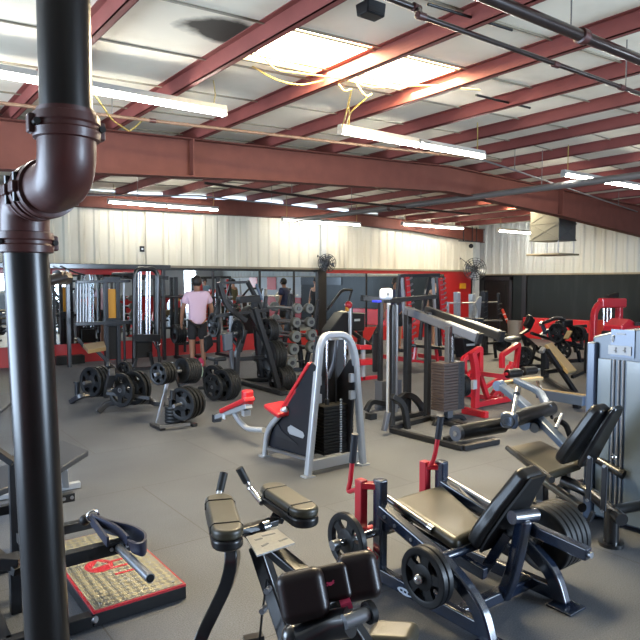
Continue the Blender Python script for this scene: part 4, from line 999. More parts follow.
# long rig beam over the left side
t_ = thing('pull_up_rig', (4.2, 12.5, 0), 'long black overhead rig beam with posts, left against the mirrors', 'rig')
Y = 12.6
a, b = Yp(-40, 263, Y), Yp(170, 270, Y); a.z = b.z = Yp(60, 266, Y).z
M().bar(a, b, .09, .10).build('overhead_beam', 'black_metal', t_, bevel=.01)
M().bar(Yp(123, 275, Y), Yp(168, 278, Y), .07, .08).build('lower_beam', 'black_metal', t_, bevel=.01)
for px in (-12, 68, 163.5):
    p = Yp(px, 300, Y); M().bar((p.x, Y, 0), (p.x, Y, a.z), .07).build('rig_post', 'black_metal', t_, bevel=.008)
M().cyl(Yp(123, 275, Y-.06), Yp(127, 275, Y-.06), .06, 16).build('trolley_wheel', 'black_metal', t_)
M().tube(PL([(60, 266), (74, 272), (85, 275)], Y-.3), .015, n=8).build('pull_bar', 'black_metal', t_)
M().tube(PL([(135, 275), (145, 266), (158, 272)], Y-.1), .02, fr=.1, n=8).build('curved_bar', 'black_metal', t_)
# squat rack behind the man
Y = 12.7
t_ = thing('squat_rack', (6.2, Y, 0), 'black squat rack with a barbell, behind the man in the pink shirt', 'rack')
for px in (176, 193, 218):
    p = Yp(px, 300, Y); M().bar((p.x, Y, 0), (p.x, Y, Yp(px, 277, Y).z), .07).build('rack_post', RB, t_, bevel=.006)
    M().bar((p.x, Y-.6, .03), (p.x, Y+.1, .03), .06).build('rack_foot', RB, t_)
bY([(176, 344), (218, 341)], Y, .06, RB, 'cross_tube', t_)
a = Yp(160, 297, Y-.1); b = Yp(232, 297, Y-.1)
t2 = thing('barbell', a, 'long dark barbell held across the squat rack behind the man', 'barbell')
M().cyl(a, b, .018, 12).build('bar_shaft', 'charcoal_metal', t2)
M().cyl(b-V((.35, 0, 0)), b, .028, 12).build('bar_sleeve', 'dull_steel', t2)
plates(Yp(175, 334, Y-.35), (1, 0, 0), 4, .20, .05, 'the low peg of the rack behind the man', 'plates on the rack behind the man', style='solid', hub=False)
p = Yp(175, 334, Y-.35); M().cyl(p+V((-.05, 0, 0)), p+V((.35, 0, 0)), .03).build('peg', RB, t_)
tY([(185, 334), (185, 352)], Y-.35, .03, RB, 'peg_post', t_)

# T bar row stations with plates
F1, F2 = Zp(77.5, 400), Zp(101, 412)
t_ = thing('tbar_row_station', (F2.x+.2, F2.y+.3, 0), 'dark grey row station on curved feet, loaded with plates, left of the plate tree', 'exercise machine')
M().cyl((F1.x, F1.y, 0), (F1.x, F1.y, .24), .035).cyl((F1.x, F1.y, .24), (F1.x, F1.y, .26), .05).build('short_post', CM, t_)
def zl(*a): return [Zp(x_, y_, z_) for x_, y_, z_ in a]
M().bars(zl((71, 402, .02), (80, 396, .12), (90, 394, .13), (110, 394, .12)), .07, .07, r=.15).build('curved_foot', CM, t_, bevel=.012)
M().bars(zl((98, 412, .02), (107, 403, .12), (118, 402, .13), (152, 401, .08)), .07, .07, r=.15).build('curved_foot', CM, t_, bevel=.012)
M().bars(zl((150, 400, .10), (155, 404, .06), (165, 404, .06)), .06, r=.08).build('side_foot', CM, t_, bevel=.01)
M().bars(zl((106, 395, .12), (112, 372, .62)), .07, .09).bars(zl((124, 366, .42), (112, 395, .14)), .05, .06).build('pivot_post', CM, t_, bevel=.01)
M().bars(zl((108, 364, .60), (124, 380, .30), (134, 390, .2)), .05, .06).build('row_arm', CM, t_, bevel=.008)
M().bars(zl((107, 393, .25), (150, 398, .20)), .04, .04).build('cross_arm', CM, t_)
AX = V((.91, .42, 0)); pA = Zp(91, 382, .30); M().cyl(pA-AX*.12, pA+AX*.4, .025).build('plate_horn', 'dull_steel', t_)
plates(pA, AX, 4, .205, .038, 'the left horn of the row station', 'plates on the row station', gap=.020)
pB = Zp(121, 390, .30); M().cyl(Zp(107, 390, .29), pB+AX*.2, .028).build('plate_horn', 'chrome', t_)
plates(pB, AX, 1, .215, .045, 'the middle horn of the row station, facing the viewer', 'plates on the row station')
pC = Zp(134, 388, .30); M().cyl(pC, pC+AX*.3, .025).build('plate_horn', 'dull_steel', t_)
plates(pC, AX, 2, .215, .04, 'the right horn of the row station', 'plates on the row station', gap=.03)
pD = Zp(124, 370, .40); plates(pD, AX, 2, .12, .035, 'the top of the row station arm, small size', 'plates on the row station')
t2 = thing('row_handle', Zp(140, 385, .05), 'pale bent steel row handle on the floor behind the row station', 'handle')
M().tube(zl((126, 370, .25), (133, 377, .22), (139, 373, .22), (141, 378, .18), (131, 381, .05)), .018, fr=.05, n=8).build('handle_tube', 'white_plastic', t2)
M().cyl(Zp(142, 386, .03), Zp(150, 382, .05), .025, 10).build('wooden_grip', 'tan_vinyl', t2)

# plate tree
F0 = Zp(160, 430)
t_ = thing('plate_tree', (3.0, 6.8, 0), 'small A frame plate tree crowded with plates, right of the row station', 'plate rack')
A1, A2 = Zp(157, 426), Zp(189, 422); A1.z = A2.z = .03; TP = (A1+A2)/2 + V((.02, 0, .88))
M().bar(A1, Yp(172.5, 362, 6.85), .035).build('a_frame_leg', 'dull_steel', t_, bevel=.004); M().bar(A2, Yp(172.5, 362, 6.85), .035).build('a_frame_leg', RB, t_, bevel=.004)
M().bar(Zp(152, 424, .02), Zp(163, 429, .02), .06, .03).build('foot', RB, t_); M().bar(Zp(183, 421, .02), Zp(195, 425, .02), .06, .03).build('foot', RB, t_)
M().bar(Zp(160, 427, .05), Zp(190, 424, .05), .03).build('base_tube', 'dull_steel', t_); M().bar(Yp(168, 399, 6.8), Yp(182, 397, 6.8), .03).build('middle_tube', 'dull_steel', t_)
M().bar(Yp(179, 385, 6.8), Yp(190, 381, 6.8), .05, .04).build('side_arm', RB, t_)
M().cyl(Yp(173, 390, 6.75)-V((0, 0, .0)), Yp(173, 399, 6.75), .035).build('upright_peg', RB, t_)
p = Yp(159, 374, 6.7); plates(p, AX, 4, .125, .034, 'the upper left peg of the plate tree', 'plates on the plate tree', gap=.014)
M().cyl(p-AX*.06, p+AX*.2, .02).build('peg', 'dull_steel', t_)
p = Yp(179, 371, 6.80); plates(p+V((.20, .05, -.02)), V((-1, -.25, .12)), 6, .150, .030, 'the upper right peg of the plate tree', 'plates on the plate tree', style='solid')
M().cyl(p-V((.05, 0, 0)), p+V((.24, .06, -.03)), .02).build('peg', 'dull_steel', t_)
p = Yp(182, 404, 6.65); plates(p, AX, 3, .190, .034, 'the lower right peg of the plate tree', 'plates on the plate tree', gap=.022)
M().cyl(p-AX*.14, p+AX*.3, .02).build('peg', 'dull_steel', t_)
p = Yp(192, 403, 6.80); plate(p+V((.04, .04, 0)), AX, .17, .036, 'black weight plate hanging furthest right on the plate tree', 'plates on the plate tree')
b_ = Zp(174, 424, 0)
for k in range(5):
    plate((b_.x, b_.y, .045+k*.038), (0, 0, 1), .105, .034, 'small plate lying flat under the plate tree, %s in its pile' % ['lowest', 'second from below', 'middle', 'second from top', 'topmost'][k], 'flat plates under the plate tree', style='solid')
M().cyl((b_.x, b_.y, 0), (b_.x, b_.y, .03), .05).build('flat_peg', RB, t_)

# iso lateral pull machine with plates
t_ = thing('plate_loaded_row_machine', (5.2, 8.6, 0), 'tall black plate loaded lever machine with splayed frame, right of the man', 'exercise machine')
Yn, Yf = 8.1, 9.0
bY([(219, 282), (226, 306), (238, 315), (246, 321)], Yn+.3, .07, RB, 'lever_arm', t_, r=.15); bY([(247, 281), (262, 309), (264, 321)], Yf, .06, RB, 'lever_arm', t_, r=.1)
bY([(219, 283), (247, 282)], Yn+.4, .04, 'charcoal_metal', 'top_handle', t_)
M().prism(PL([(205, 337), (212, 334), (214, 345), (206, 353)], 9.7), (0, .08, 0)).build('side_pad', 'black_vinyl', t_, bevel=.02)
bY([(238, 300), (258, 298)], Yf-.2, .10, RB, 'lever_hub', t_, h=.14)
bY([(215, 316), (268, 310)], Yn+.4, .05, RB, 'cross_arm', t_)
bY([(254, 300), (258, 345), (262, 381)], Yf, .09, RB, 'main_upright', t_); bY([(250, 312), (262, 335), (271, 341)], Yn+.4, .08, RB, 'lever_arm', t_, r=.2)
bY([(255, 308), (268, 350), (280, 393)], Yn-.2, .07, RB, 'slanted_upright', t_); bY([(242, 338), (237, 352), (236.5, 378)], Yn+.2, .07, RB, 'front_upright', t_, r=.2)
bY([(246, 330), (240, 352)], Yn+.5, .05, RB, 'brace', t_)
bY([(238, 359), (268, 357)], Yn+.2, .06, RB, 'middle_crossbar', t_)
M().bar(Zp(238, 381, .04), Zp(283, 393, .04), .09, .07).build('base_rail', RB, t_, bevel=.01); M().bar(Zp(240, 380, .04), Zp(276, 379, .04), .08, .06).build('base_rail', RB, t_, bevel=.01)
M().bar(Zp(274, 379, .04), Zp(285, 393, .04), .08, .06).build('base_rail', RB, t_, bevel=.01)
q = PL([(224, 334), (233, 332), (233.5, 350), (225, 352)], Yn+.1); M().prism(q, (0, .08, 0)).build('chest_pad', 'grey_vinyl', t_, bevel=.02)
bY([(216, 361), (216, 372)], Yn+.4, .05, RB, 'seat_post', t_); M().bar(Yp(211, 359, Yn+.4), Yp(223, 358, Yn+.4), .25, .06).build('seat_pad', 'black_vinyl', t_, bevel=.02)
bY([(231, 300), (231, 352), (233, 376)], Yf-.1, .05, 'dull_steel', 'seat_column', t_)
bY([(256, 284), (262, 300)], Yf-.25, .035, 'cabinet_edge', 'grip_bar', t_); bY([(226, 297), (233, 306)], Yf-.5, .04, RB, 'grip_bar', t_)
bY([(219, 300), (213, 322)], Yn+.5, .05, RB, 'grip_bar', t_); bY([(266, 296), (264, 316)], Yf, .05, RB, 'grip_bar', t_)
def hornX(px, py, Yq, L, r_=.025): p = Yp(px, py, Yq); M().cyl(p+V((-.08, 0, 0)), p+V((L, 0, 0)), r_).build('plate_horn', 'dull_steel', t_); return p
p = hornX(238, 333, Yn+.3, .1); plate(p, (1, 0, 0), .20, .04, 'black weight plate high on the left lever of the tall black machine', 'plates on the tall black machine')
p = hornX(266, 331, Yn+.3, .2); plates(p, (1, 0, 0), 3, .20, .045, 'the upper right lever of the tall black machine', 'plates on the tall black machine')
p = hornX(270, 356, Yn+.1, .2); plates(p, (1, 0, 0), 4, .235, .045, 'the middle right horn of the tall black machine', 'plates on the tall black machine', style='solid')
p = hornX(277, 380, Yn, .25); plates(p, (1, 0, 0), 5, .215, .045, 'the lower right horn of the tall black machine', 'plates on the tall black machine')
p = hornX(263, 374, Yf, .1); plate(p, (1, 0, 0), .17, .04, 'black weight plate low inside the frame of the tall black machine', 'plates on the tall black machine')
p = hornX(214, 325, Yn+.6, .1); plate(p, (1, 0, 0), .19, .04, 'black weight plate at the left side of the tall black machine, above the seat', 'plates on the tall black machine')
# landmine bar with plates on the floor
t_ = thing('loaded_floor_bar', Zp(220, 392), 'dark bar lying on the floor carrying a row of plates, before the tall black machine', 'barbell')
a, b = Zp(199, 388, .10), Zp(240, 386, .20); M().cyl(a, b, .028, 12).build('bar_sleeve', 'charcoal_metal', t_)
p = Zp(213, 379, .26); plates(p, (.96, .28, 0), 2, .20, .05, 'the far end of the loaded floor bar', 'plates on the floor bar')
p = Zp(222, 385, .215); plates(p, (.96, .28, 0), 4, .215, .045, 'the loaded floor bar, near group', 'plates on the floor bar')
p = Zp(213, 387, .20); plate(p, (.96, .28, 0), .18, .04, 'black weight plate leaning at the left end of the loaded floor bar', 'plates on the floor bar')

# fixed barbell rack with chrome ended barbells
t_ = thing('barbell_rack', (6.5, 9.2, 0), 'black A frame rack holding silver ended barbells, in front of the mirrors', 'rack')
bY([(291, 294), (281, 370)], 9.6, .07, RB, 'rack_leg', t_); bY([(296, 320), (302, 368)], 9.0, .07, RB, 'rack_leg', t_)
bY([(318, 300), (305, 372)], 8.9, .06, RB, 'rack_leg', t_); M().bar(Zp(281, 370, .03), Zp(303, 369, .03), .07).build('base_bar', RB, t_)
M().bar(Zp(299, 377, .03), Zp(323, 382, .03), .07).build('base_bar', RB, t_)
for lv, (py, pz) in enumerate(((308.5, 308.5), (322.5, 322), (336.5, 335), (349, 347), (362.5, None))):
    for s_, px, pyy in ((0, [297, 295.5, 295, 293, 290.5][lv], py), (1, [308.5, 309.5, 311, 311, 0][lv], pz)):
        if pyy is None: continue
        a = Yp(px, pyy, 8.6); b = a+V((0, 1.05, 0))
        lvn = ['top', 'second', 'third', 'fourth', 'lowest'][lv]
        t2 = thing('fixed_barbell', a, 'silver ended fixed barbell on the %s level of the barbell rack, %s row' % (lvn, ['left', 'right'][s_]), 'barbell', 'barbells on the rack')
        M().cyl(a+V((0, -.06, 0)), b+V((0, .06, 0)), .016, 8).build('bar_shaft', 'dull_steel', t2)
        rr = .10 if lv > 1 else .085
        for e in (a, b):
            M().lathe([(.02, -.05), (rr*.9, -.05), (rr, -.035), (rr, .035), (rr*.9, .05), (.02, .05)], e, (0, 1, 0), 20).build('end_weight', 'duct_silver', t2)
        M().lathe([(.01, -.07), (.035, -.07), (.035, -.04), (.01, -.04)], a, (0, 1, 0), 12).build('end_cap', 'charcoal_metal', t2)
    a = Yp([297, 295.5, 295, 293, 290.5][lv], py, 8.6)
    for yy in (.25, .85): M().bar(a+V((-.15, yy, -.03)), a+V((.45, yy, -.03)), .03).build('rack_hook', RB, t_)

# dark cardio machine shroud in front of the mirror
Y = 11.0
t_ = thing('elliptical_trainer', (8.6, Y, 0), 'dark grey elliptical trainer with a boxy shroud behind the silver framed machine', 'exercise machine')
q = PL([(352, 312), (365.5, 313), (365, 331), (352, 331)], Y); M().prism(q, (0, .45, 0)).build('console_shroud', CM, t_, bevel=.03)
q = PL([(330, 331), (343, 313), (351, 311), (351, 345), (332, 347)], Y+.05); M().prism(q, (0, .35, 0)).build('flywheel_shroud', CM, t_, bevel=.03)
a, b = Yp(354.5, 319, Y-.01), Yp(360, 321, Y-.01); M().box((a.x, Y-.012, b.z), (b.x, Y-.002, a.z)).build('white_badge', 'white_print', t_)
tY([(327, 310), (342, 290), (352, 290)], Y+.2, .03, 'black_metal', 'moving_arm', t_, fr=.1); tY([(352, 290), (340, 330)], Y+.3, .025, 'black_metal', 'moving_arm', t_)
tY([(366, 350), (383, 318)], Y, .04, 'charcoal_metal', 'rear_strut', t_); tY([(352, 332), (380, 352)], Y, .05, 'black_metal', 'rear_strut', t_)
M().box((Yp(330, 350, Y).x, Y-.1, 0), (Yp(372, 350, Y).x, Y+.4, .15)).build('base_frame', 'black_metal', t_, bevel=.02)
bY([(360, 331), (360, 350)], Y+.2, .10, 'black_metal', 'console_post', t_)
# slim silver post with a red cap
Fp = Zp(352, 384); Y = Fp.y+1.6
t_ = thing('cable_post', Yp(350, 370, Y), 'slim silver post with a red and yellow cap behind the silver framed machine', 'exercise machine')
p = Yp(350, 350, Y); M().cyl((p.x, Y, 0), (p.x, Y, Yp(350, 307, Y).z), .035, 14).build('post', 'silver_paint', t_)
M().ball(Yp(348.5, 305, Y), .075).build('red_cap', 'red_paint', t_); M().cyl(Yp(347, 311, Y), Yp(347, 307, Y), .035).build('yellow_band', 'yellow_panel', t_)
M().box((p.x-.2, Y-.2, 0), (p.x+.2, Y+.2, .04)).build('base_plate', 'charcoal_metal', t_)
# small red bench
F0 = Zp(364, 380); Y = F0.y
t_ = thing('red_padded_bench', (F0.x, Y, 0), 'small red padded machine seat between the silver framed machine and the black racks', 'bench')
for (a, b, w_, h_) in (((357, 347), (369, 347), .10, .08), ((357, 362), (373, 361), .14, .10)): M().bar(Yp(*a, Y), Yp(*b, Y), w_*1.6, h_).build('pad', 'red_vinyl', t_, bevel=.015)
p = Yp(363, 360, Y); M().bar((p.x, Y, 0), (p.x, Y, Yp(363, 340, Y).z), .06).build('seat_column', 'silver_paint', t_, bevel=.006)
M().bar((p.x-.3, Y, .03), (p.x+.3, Y, .03), .06).build('base_bar', 'red_paint', t_); M().cyl(Yp(362, 345, Y-.02), Yp(362, 338, Y-.02), .035).build('adjuster', 'matte_black', t_)

# ------------------------------------------------------------------ black cable and rail machine, centre right
t_ = thing('functional_cable_machine', (5.6, 5.6, 0), 'tall black cable machine with white pulley housing and slanted silver rails, centre right', 'exercise machine')
def post(px, py, ptop, w_, m, name='upright'):
    p = Zp(px, py); o = M().bar((p.x, p.y, 0), (p.x, p.y, Xp(px, ptop, p.x).z if False else _top(p, ptop)), w_).build(name, m, t_, bevel=.006); return p
def _top(p, row):
    lo, hi = 0., 4.
    for _ in range(40):
        m_ = (lo+hi)/2; v = V((p.x, p.y, m_))-_C; y_ = 320-F*(v.dot(_up))/(v.dot(_fw))
        if y_ > row: lo = m_
        else: hi = m_
    return lo
A_ = post(380, 409, 299, .055, RB); B_ = post(392, 430, 305, .05, 'black_metal'); C_ = post(407, 416, 310, .075, RB); D_ = post(427, 419, 312, .065, RB)
p = post(388, 429, 303, .035, 'silver_paint', 'guide_post'); p = post(396.5, 412, 305, .025, 'dull_steel', 'guide_post')
zb = _top(B_, 301)
M().bar((B_.x, B_.y+.1, zb), (D_.x+.2, B_.y+.25, zb+.03), .08, .05).build('top_beam', RB, t_, bevel=.006)
M().bar(Yp(362, 298, A_.y), Yp(400, 301, A_.y), .07).build('top_beam', RB, t_, bevel=.006)
w0 = Yp(386.5, 294, B_.y-.05); o = M().box((w0.x-.085, w0.y-.04, w0.z-.062), (w0.x+.075, w0.y+.04, w0.z+.062)).build('pulley_housing', 'white_plastic', t_, bevel=.035, seg=4)
M().cyl(w0+V((-.02, -.045, 0)), w0+V((-.02, -.055, 0)), .015, 12).build('pulley_bolt', 'dull_steel', o)
M().box(w0+V((-.17, -.04, -.085)), w0+V((-.11, .04, -.065))).build('blue_clip', 'blue_plastic', t_)
# slanted rails
for (a, b, m_, dy) in (((406, 310), (478, 338), 'grey_metal', 0), ((426, 310), (500, 336), 'charcoal_metal', .35)):
    p = Xp(*a, C_.x+dy); q_ = Xp(*b, C_.x+dy+.15)
    M().bar(p, q_, .09, .10).build('slanted_rail', m_, t_, bevel=.01)
    M().bar(p+(q_-p)*.6+V((0, 0, .055)), q_+V((0, 0, .055)), .085, .012).build('rail_highlight_strip', 'silver_paint', t_)  # pale strip painted on as the highlight towards the rail end
    M().bar(q_, q_+(q_-p)*.03, .10, .12).build('rail_end', 'rack_black', t_)
# base frame on the floor
def fl(a, b, w_=.06, nm='base_rail'): return M().bar(Zp(*a, .03), Zp(*b, .03), w_, .05).build(nm, RB, t_, bevel=.006)
fl((391, 430), (463, 448)); fl((463, 448), (498, 441)); fl((391, 428), (432, 417)); fl((432, 418), (478, 432)); fl((393, 419), (428, 412)); fl((445, 440), (480, 429))
M().bar(Zp(456, 436, .08), Zp(493, 430, .08), .10, .04).build('foot_platform', RB, t_, bevel=.006)
M().cyl(Zp(465, 438, .03), Zp(465, 438, .08), .02).cyl(Zp(486, 434, .03), Zp(486, 434, .08), .02).build('platform_spacer', RB, t_)
for pts in ([(393, 396, .0)], ): pass
bY([(392, 396), (404, 404), (408, 432)], B_.y-.05, .06, RB, 'bent_brace', t_, r=.12); bY([(396, 402), (406, 394), (414, 397), (423, 408), (424, 420)], C_.y-.05, .07, RB, 'arched_brace', t_, r=.2)
bY([(433, 438), (434, 424), (440, 417), (462, 416), (466, 424)], 5.0, .05, RB, 'curved_handle_foot', t_, r=.10)
bY([(366, 411), (371, 401), (386, 404)], A_.y-.1, .06, RB, 'front_foot', t_, r=.1); bY([(384, 431), (388, 412)], B_.y-.15, .05, 'grey_metal', 'front_foot', t_)
M().box(Zp(371, 419)+V((-.05, -.05, 0)), Zp(371, 419)+V((.05, .05, .07))).build('rubber_foot', 'matte_black', t_)
q = PL([(371.5, 334), (378, 332), (378.5, 372), (372, 373)], A_.y+.2); M().prism(q, (.09, .04, 0)).build('upright_pad', 'black_vinyl', t_, bevel=.02)
# near stack and far stack
Zs = Zp(389, 413); ys = A_.y-.1
for k in range(10):
    a, b = Yp(382, 382+k*2.8, ys), Yp(395, 384.6+k*2.8, ys); M().box((a.x, ys, b.z+.004), (b.x+.12, ys+.14, a.z)).build('stack_plate', 'grey_metal', t_, bevel=.003)
a = Yp(437, 363, 4.95); b = Yp(455, 363, 4.95); z0_, z1_ = .16, 1.02
Cx0 = Yp(438, 400, 4.95).x; Cx1 = Yp(451, 400, 4.95).x
z0_ = Yp(438, 411, 4.95).z; z1_ = Yp(438, 363, 4.95).z; n = 16; h_ = (z1_-z0_)/n
tx = thing('dark_weight_stack', ((Cx0+Cx1)/2, 4.95, 0), 'tall brown and dark weight stack hanging on the right of the slanted rails', 'weight stack')
for k in range(n): M().box((Cx0, 4.86, z0_+k*h_), (Cx1+.02, 5.06, z0_+(k+1)*h_-.004)).build('stack_plate', 'stack_brown', tx, bevel=.003)
M().box((Cx1+.022, 4.86, z0_), (Cx1+.13, 5.06, z1_)).build('stack_side', 'charcoal_metal', tx, bevel=.004)
q = M()
for k in range(16): q.box((Cx1+.07, 4.853, z0_+.02+k*h_), (Cx1+.08, 4.859, z0_+.02+k*h_+.012))
q.build('pin_holes', 'grip_black', tx)
mx_ = Yp(450, 340, 4.95).x; zt_ = Yp(450, 326, 4.95).z
M().bar((mx_, 4.96, z0_-.1), (mx_, 4.96, zt_), .09, .07, up=(0, 1, 0)).build('mast', 'grey_metal', tx, bevel=.008); M().bar((mx_-.03, 4.90, z1_), (mx_-.03, 4.90, zt_), .02).build('guide_rod', 'chrome', tx)
M().bar((mx_, 4.96, 0), (mx_, 4.96, z0_), .06).build('stack_post', RB, tx)
M().bar((mx_, 4.7, .03), (mx_, 5.2, .03), .07, .05).build('stack_foot', RB, tx)

# power rack with notched red columns
t_ = thing('power_rack', (9.2, 8.6, 0), 'grey power rack with pink red notched columns behind the cable machine', 'rack')
Y = 8.9
bY([(399, 276), (439, 275)], Y, .07, 'charcoal_metal', 'top_beam', t_); bY([(399, 276), (397, 300), (396, 355)], Y, .06, 'charcoal_metal', 'rack_post', t_); bY([(438, 275), (440, 358)], Y, .06, 'charcoal_metal', 'rack_post', t_)
bY([(402, 277), (406, 360)], Y+.4, .05, 'silver_paint', 'rack_post', t_); bY([(430, 277), (424, 300), (420, 340)], Y+.2, .06, 'charcoal_metal', 'slanted_post', t_); bY([(433, 278), (437, 350)], Y+.3, .05, 'silver_paint', 'rack_post', t_)
for (a, b, m_) in (((407, 277), (413, 362), 'red_vinyl'), ((440.5, 278), (445, 345), 'red_vinyl')):
    P, Q = Yp(*a, Y-.1), Yp(*b, Y-.1); M().bar(P, Q, .09, .05, up=(0, 1, 0)).build('notched_column', m_, t_, bevel=.004)
    q = M()
    for k in range(14):
        c = P+(Q-P)*((k+.5)/14); q.bar(c+V((.05, -.02, .02)), c+V((.11, -.02, .05)), .03)
        q.bar(c+V((-.05, -.03, 0)), c+V((.05, -.03, .015)), .012, .02)
    lab(q.build('notches', 'dull_steel', t_), 'row of steel notches')
M().bar(Yp(396, 358, Y)-V((0, .3, 0)), Yp(396, 358, Y)+V((0, .6, 0)), .08).build('base_rail', 'red_paint', t_); M().bar(Yp(440, 358, Y)-V((0, .3, 0)), Yp(440, 358, Y)+V((0, .6, 0)), .08).build('base_rail', 'red_paint', t_)
M().bar(Yp(410, 345, Y-.5), Yp(440, 348, Y-.5), .30, .06).build('bench_pad', 'black_vinyl', t_, bevel=.02); bY([(414, 362), (416, 346)], Y-.5, .05, 'red_paint', 'bench_leg', t_); bY([(438, 364), (436, 348)], Y-.5, .05, 'red_paint', 'bench_leg', t_)
M().bar(Yp(408, 360, Y-.5), Yp(424, 362, Y-.5), .2, .04).build('bench_foot', 'red_paint', t_)
# bench press with barbell in front of the black corner
t_ = thing('bench_press_station', (11.2, 9.0, 0), 'bench press station with pale and black uprights before the black doorway', 'bench press')
Y = 9.3
for px, top, bot, m_, yy in ((457, 292, 352, 'silver_paint', 0), (472, 294, 350, 'silver_paint', .3), (484.5, 291, 358, 'charcoal_metal', 0), (498.5, 293, 352, 'rack_black', .3)):
    bY([(px, top), (px+.3, bot)], Y+yy, .11 if px < 490 else .06, m_, 'upright', t_)
    for k in range(4): M().bar(Yp(px, top+12+k*5, Y+yy-.06), Yp(px+3, top+10.5+k*5, Y+yy-.06), .03).build('bar_hook', m_, t_)
bY([(450, 352), (505, 356)], Y-.1, .08, RB, 'base_bar', t_); bY([(448, 303), (448, 330)], Y-.2, .04, 'silver_paint', 'spotter_post', t_)
M().bar(Yp(467, 320, Y-.3), Yp(475, 320, Y-.3), .5, .10).build('backrest_pad', 'grey_vinyl', t_, bevel=.03); bY([(448, 303), (455, 303)], Y-.2, .04, 'silver_paint', 'spotter_arm', t_)
q = PL([(463, 338), (481, 339), (479, 362), (466, 358)], Y-.6); M().prism(q, (0, .3, 0)).build('machine_shroud', 'shroud_black', t_, bevel=.03)
a, b = Yp(467, 344, Y-.62), Yp(475, 345.5, Y-.62); M().box((a.x, Y-.62, b.z), (b.x, Y-.605, a.z)).build('badge', 'white_print', t_)
tY([(462, 303), (497, 302)], Y-.05, .016, 'dull_steel', 'bar_support', t_)
t2 = thing('barbell', Yp(456, 320, Y-.12), 'barbell resting low across the bench press uprights, one plate at its right end', 'barbell')
M().cyl(Yp(456, 320.5, Y-.12), Yp(502, 320.5, Y-.12), .016, 10).build('bar_shaft', 'dull_steel', t2)
plates(Yp(503, 342, 8.5), (-1, 0, 0), 2, .20, .05, 'the floor stand right of the bench press', 'plates by the bench press', style='solid')
p = Yp(503, 342, 8.5); M().cyl(p, p-V((.5, 0, 0)), .03).build('plate_horn', RB, t_); bY([(494, 342), (496, 358)], 8.5, .05, RB, 'horn_post', t_)
# grey towel hanging on the station
q = PL([(476, 303), (480, 296), (482, 297), (481, 310), (480, 320), (477, 320), (478, 310)], Y-.15); tag(M().prism(q, (0, .05, 0)).build('towel', 'silver_paint', root=tuple(q[0]), bevel=.01), 'pale grey towel hanging between the bench press uprights', 'towel')
# orange strap on the door and a bin
t_ = thing('exercise_strap', Xp(505, 316, 16.04), 'orange red strap with white bands hanging by the black door', 'strap')
a, b = Xp(502.5, 309, 16.04), Xp(508.5, 323, 16.04); M().bar(a, b, .12, .05).build('strap_band', 'orange_red', t_, bevel=.01)
for f in (.35, .7): M().bar(a+(b-a)*f, a+(b-a)*(f+.07), .125, .055).build('white_band', 'white_plastic', t_)
p = Zp(513.5, 335.5, 0); p.x = min(p.x, 15.7); tag(M().lathe([(.15, 0), (.19, .02), (.22, .50), (.21, .50), (.18, .05)], (15.6, 11.5, 0), (0, 0, 1), 20).build('bin', 'conduit_grey', root=(15.6, 11.5, 0)), 'grey bin standing beside the black door', 'bin')

# ------------------------------------------------------------------ red plate loaded machine
t_ = thing('red_plate_loaded_machine', (6.8, 5.5, 0), 'bright red plate loaded machine with four black roller pads, right of the weight stack', 'exercise machine')
RP = 'red_paint'; Yn = 5.25; Yf = 5.7
M().bar(Zp(463, 410, .04), Zp(487, 415, .04), .07, .08).build('base_bar', RP, t_, bevel=.008); M().bar(Zp(474, 405, .05), Zp(513, 398, .05), .06, .07).build('base_rail', RP, t_, bevel=.008); M().bar(Zp(464, 394, .04), Zp(508, 400, .04), .06, .06).build('base_bar', RP, t_)
M().box(Zp(483, 415, 0)+V((-.04, -.04, 0)), Zp(483, 415, 0)+V((.04, .04, .03))).build('rubber_foot', 'matte_black', t_)
bY([(475, 408), (476, 370), (472, 352)], Yn, .08, RP, 'front_post', t_, r=.15); bY([(488, 400), (479, 372), (474, 356)], Yn+.3, .06, RP, 'slanted_post', t_)
bY([(464, 374), (463.5, 359), (480, 348), (480, 372)], Yn+.25, .065, RP, 'bent_lever', t_, r=.03); bY([(502, 368), (502, 355), (518.5, 344), (516, 368)], Yf+.3, .065, RP, 'bent_lever', t_, r=.03)
bY([(470, 372), (484, 374), (507, 377)], Yn+.1, .06, RP, 'roller_arm', t_); bY([(484, 388), (506, 374)], Yn+.3, .05, RP, 'brace', t_); bY([(487, 404), (504, 380), (510, 366)], Yf-.1, .07, RP, 'rear_post', t_)
bY([(500, 398), (508, 376), (512, 362)], Yf, .06, RP, 'rear_post', t_); bY([(466, 394), (470, 372)], Yn+.5, .06, RP, 'side_post', t_)
p0, p1 = Zp(507, 374, .50), Zp(520, 372.5, .50); M().cyl(p0, p1, .055, 20).build('roller_pad', 'black_vinyl', t_, bevel=.01); M().cyl(p0-(p1-p0)*.15, p0, .02).build('roller_bolt', 'red_paint', t_)
p0, p1 = Zp(523, 371.5, .50), Zp(535, 370, .50); M().cyl(p0, p1, .055, 20).build('roller_pad', 'black_vinyl', t_, bevel=.01); M().cyl(p0-(p1-p0)*.9, p1+(p1-p0)*.35, .015).build('roller_axle', 'dull_steel', t_)
M().bar(Yp(474, 380, Yn-.05), Yp(474, 389, Yn-.05), .07, .04).build('number_plate', 'silver_paint', t_)
p = Yp(466, 385, Yn+.35); M().cyl(p-V((.3, 0, 0)), p+V((.1, 0, 0)), .02).build('plate_horn', 'dull_steel', t_); plates(p-V((.15, 0, 0)), (1, 0, 0), 3, .15, .04, 'the left horn of the red machine', 'plates on the red machine')

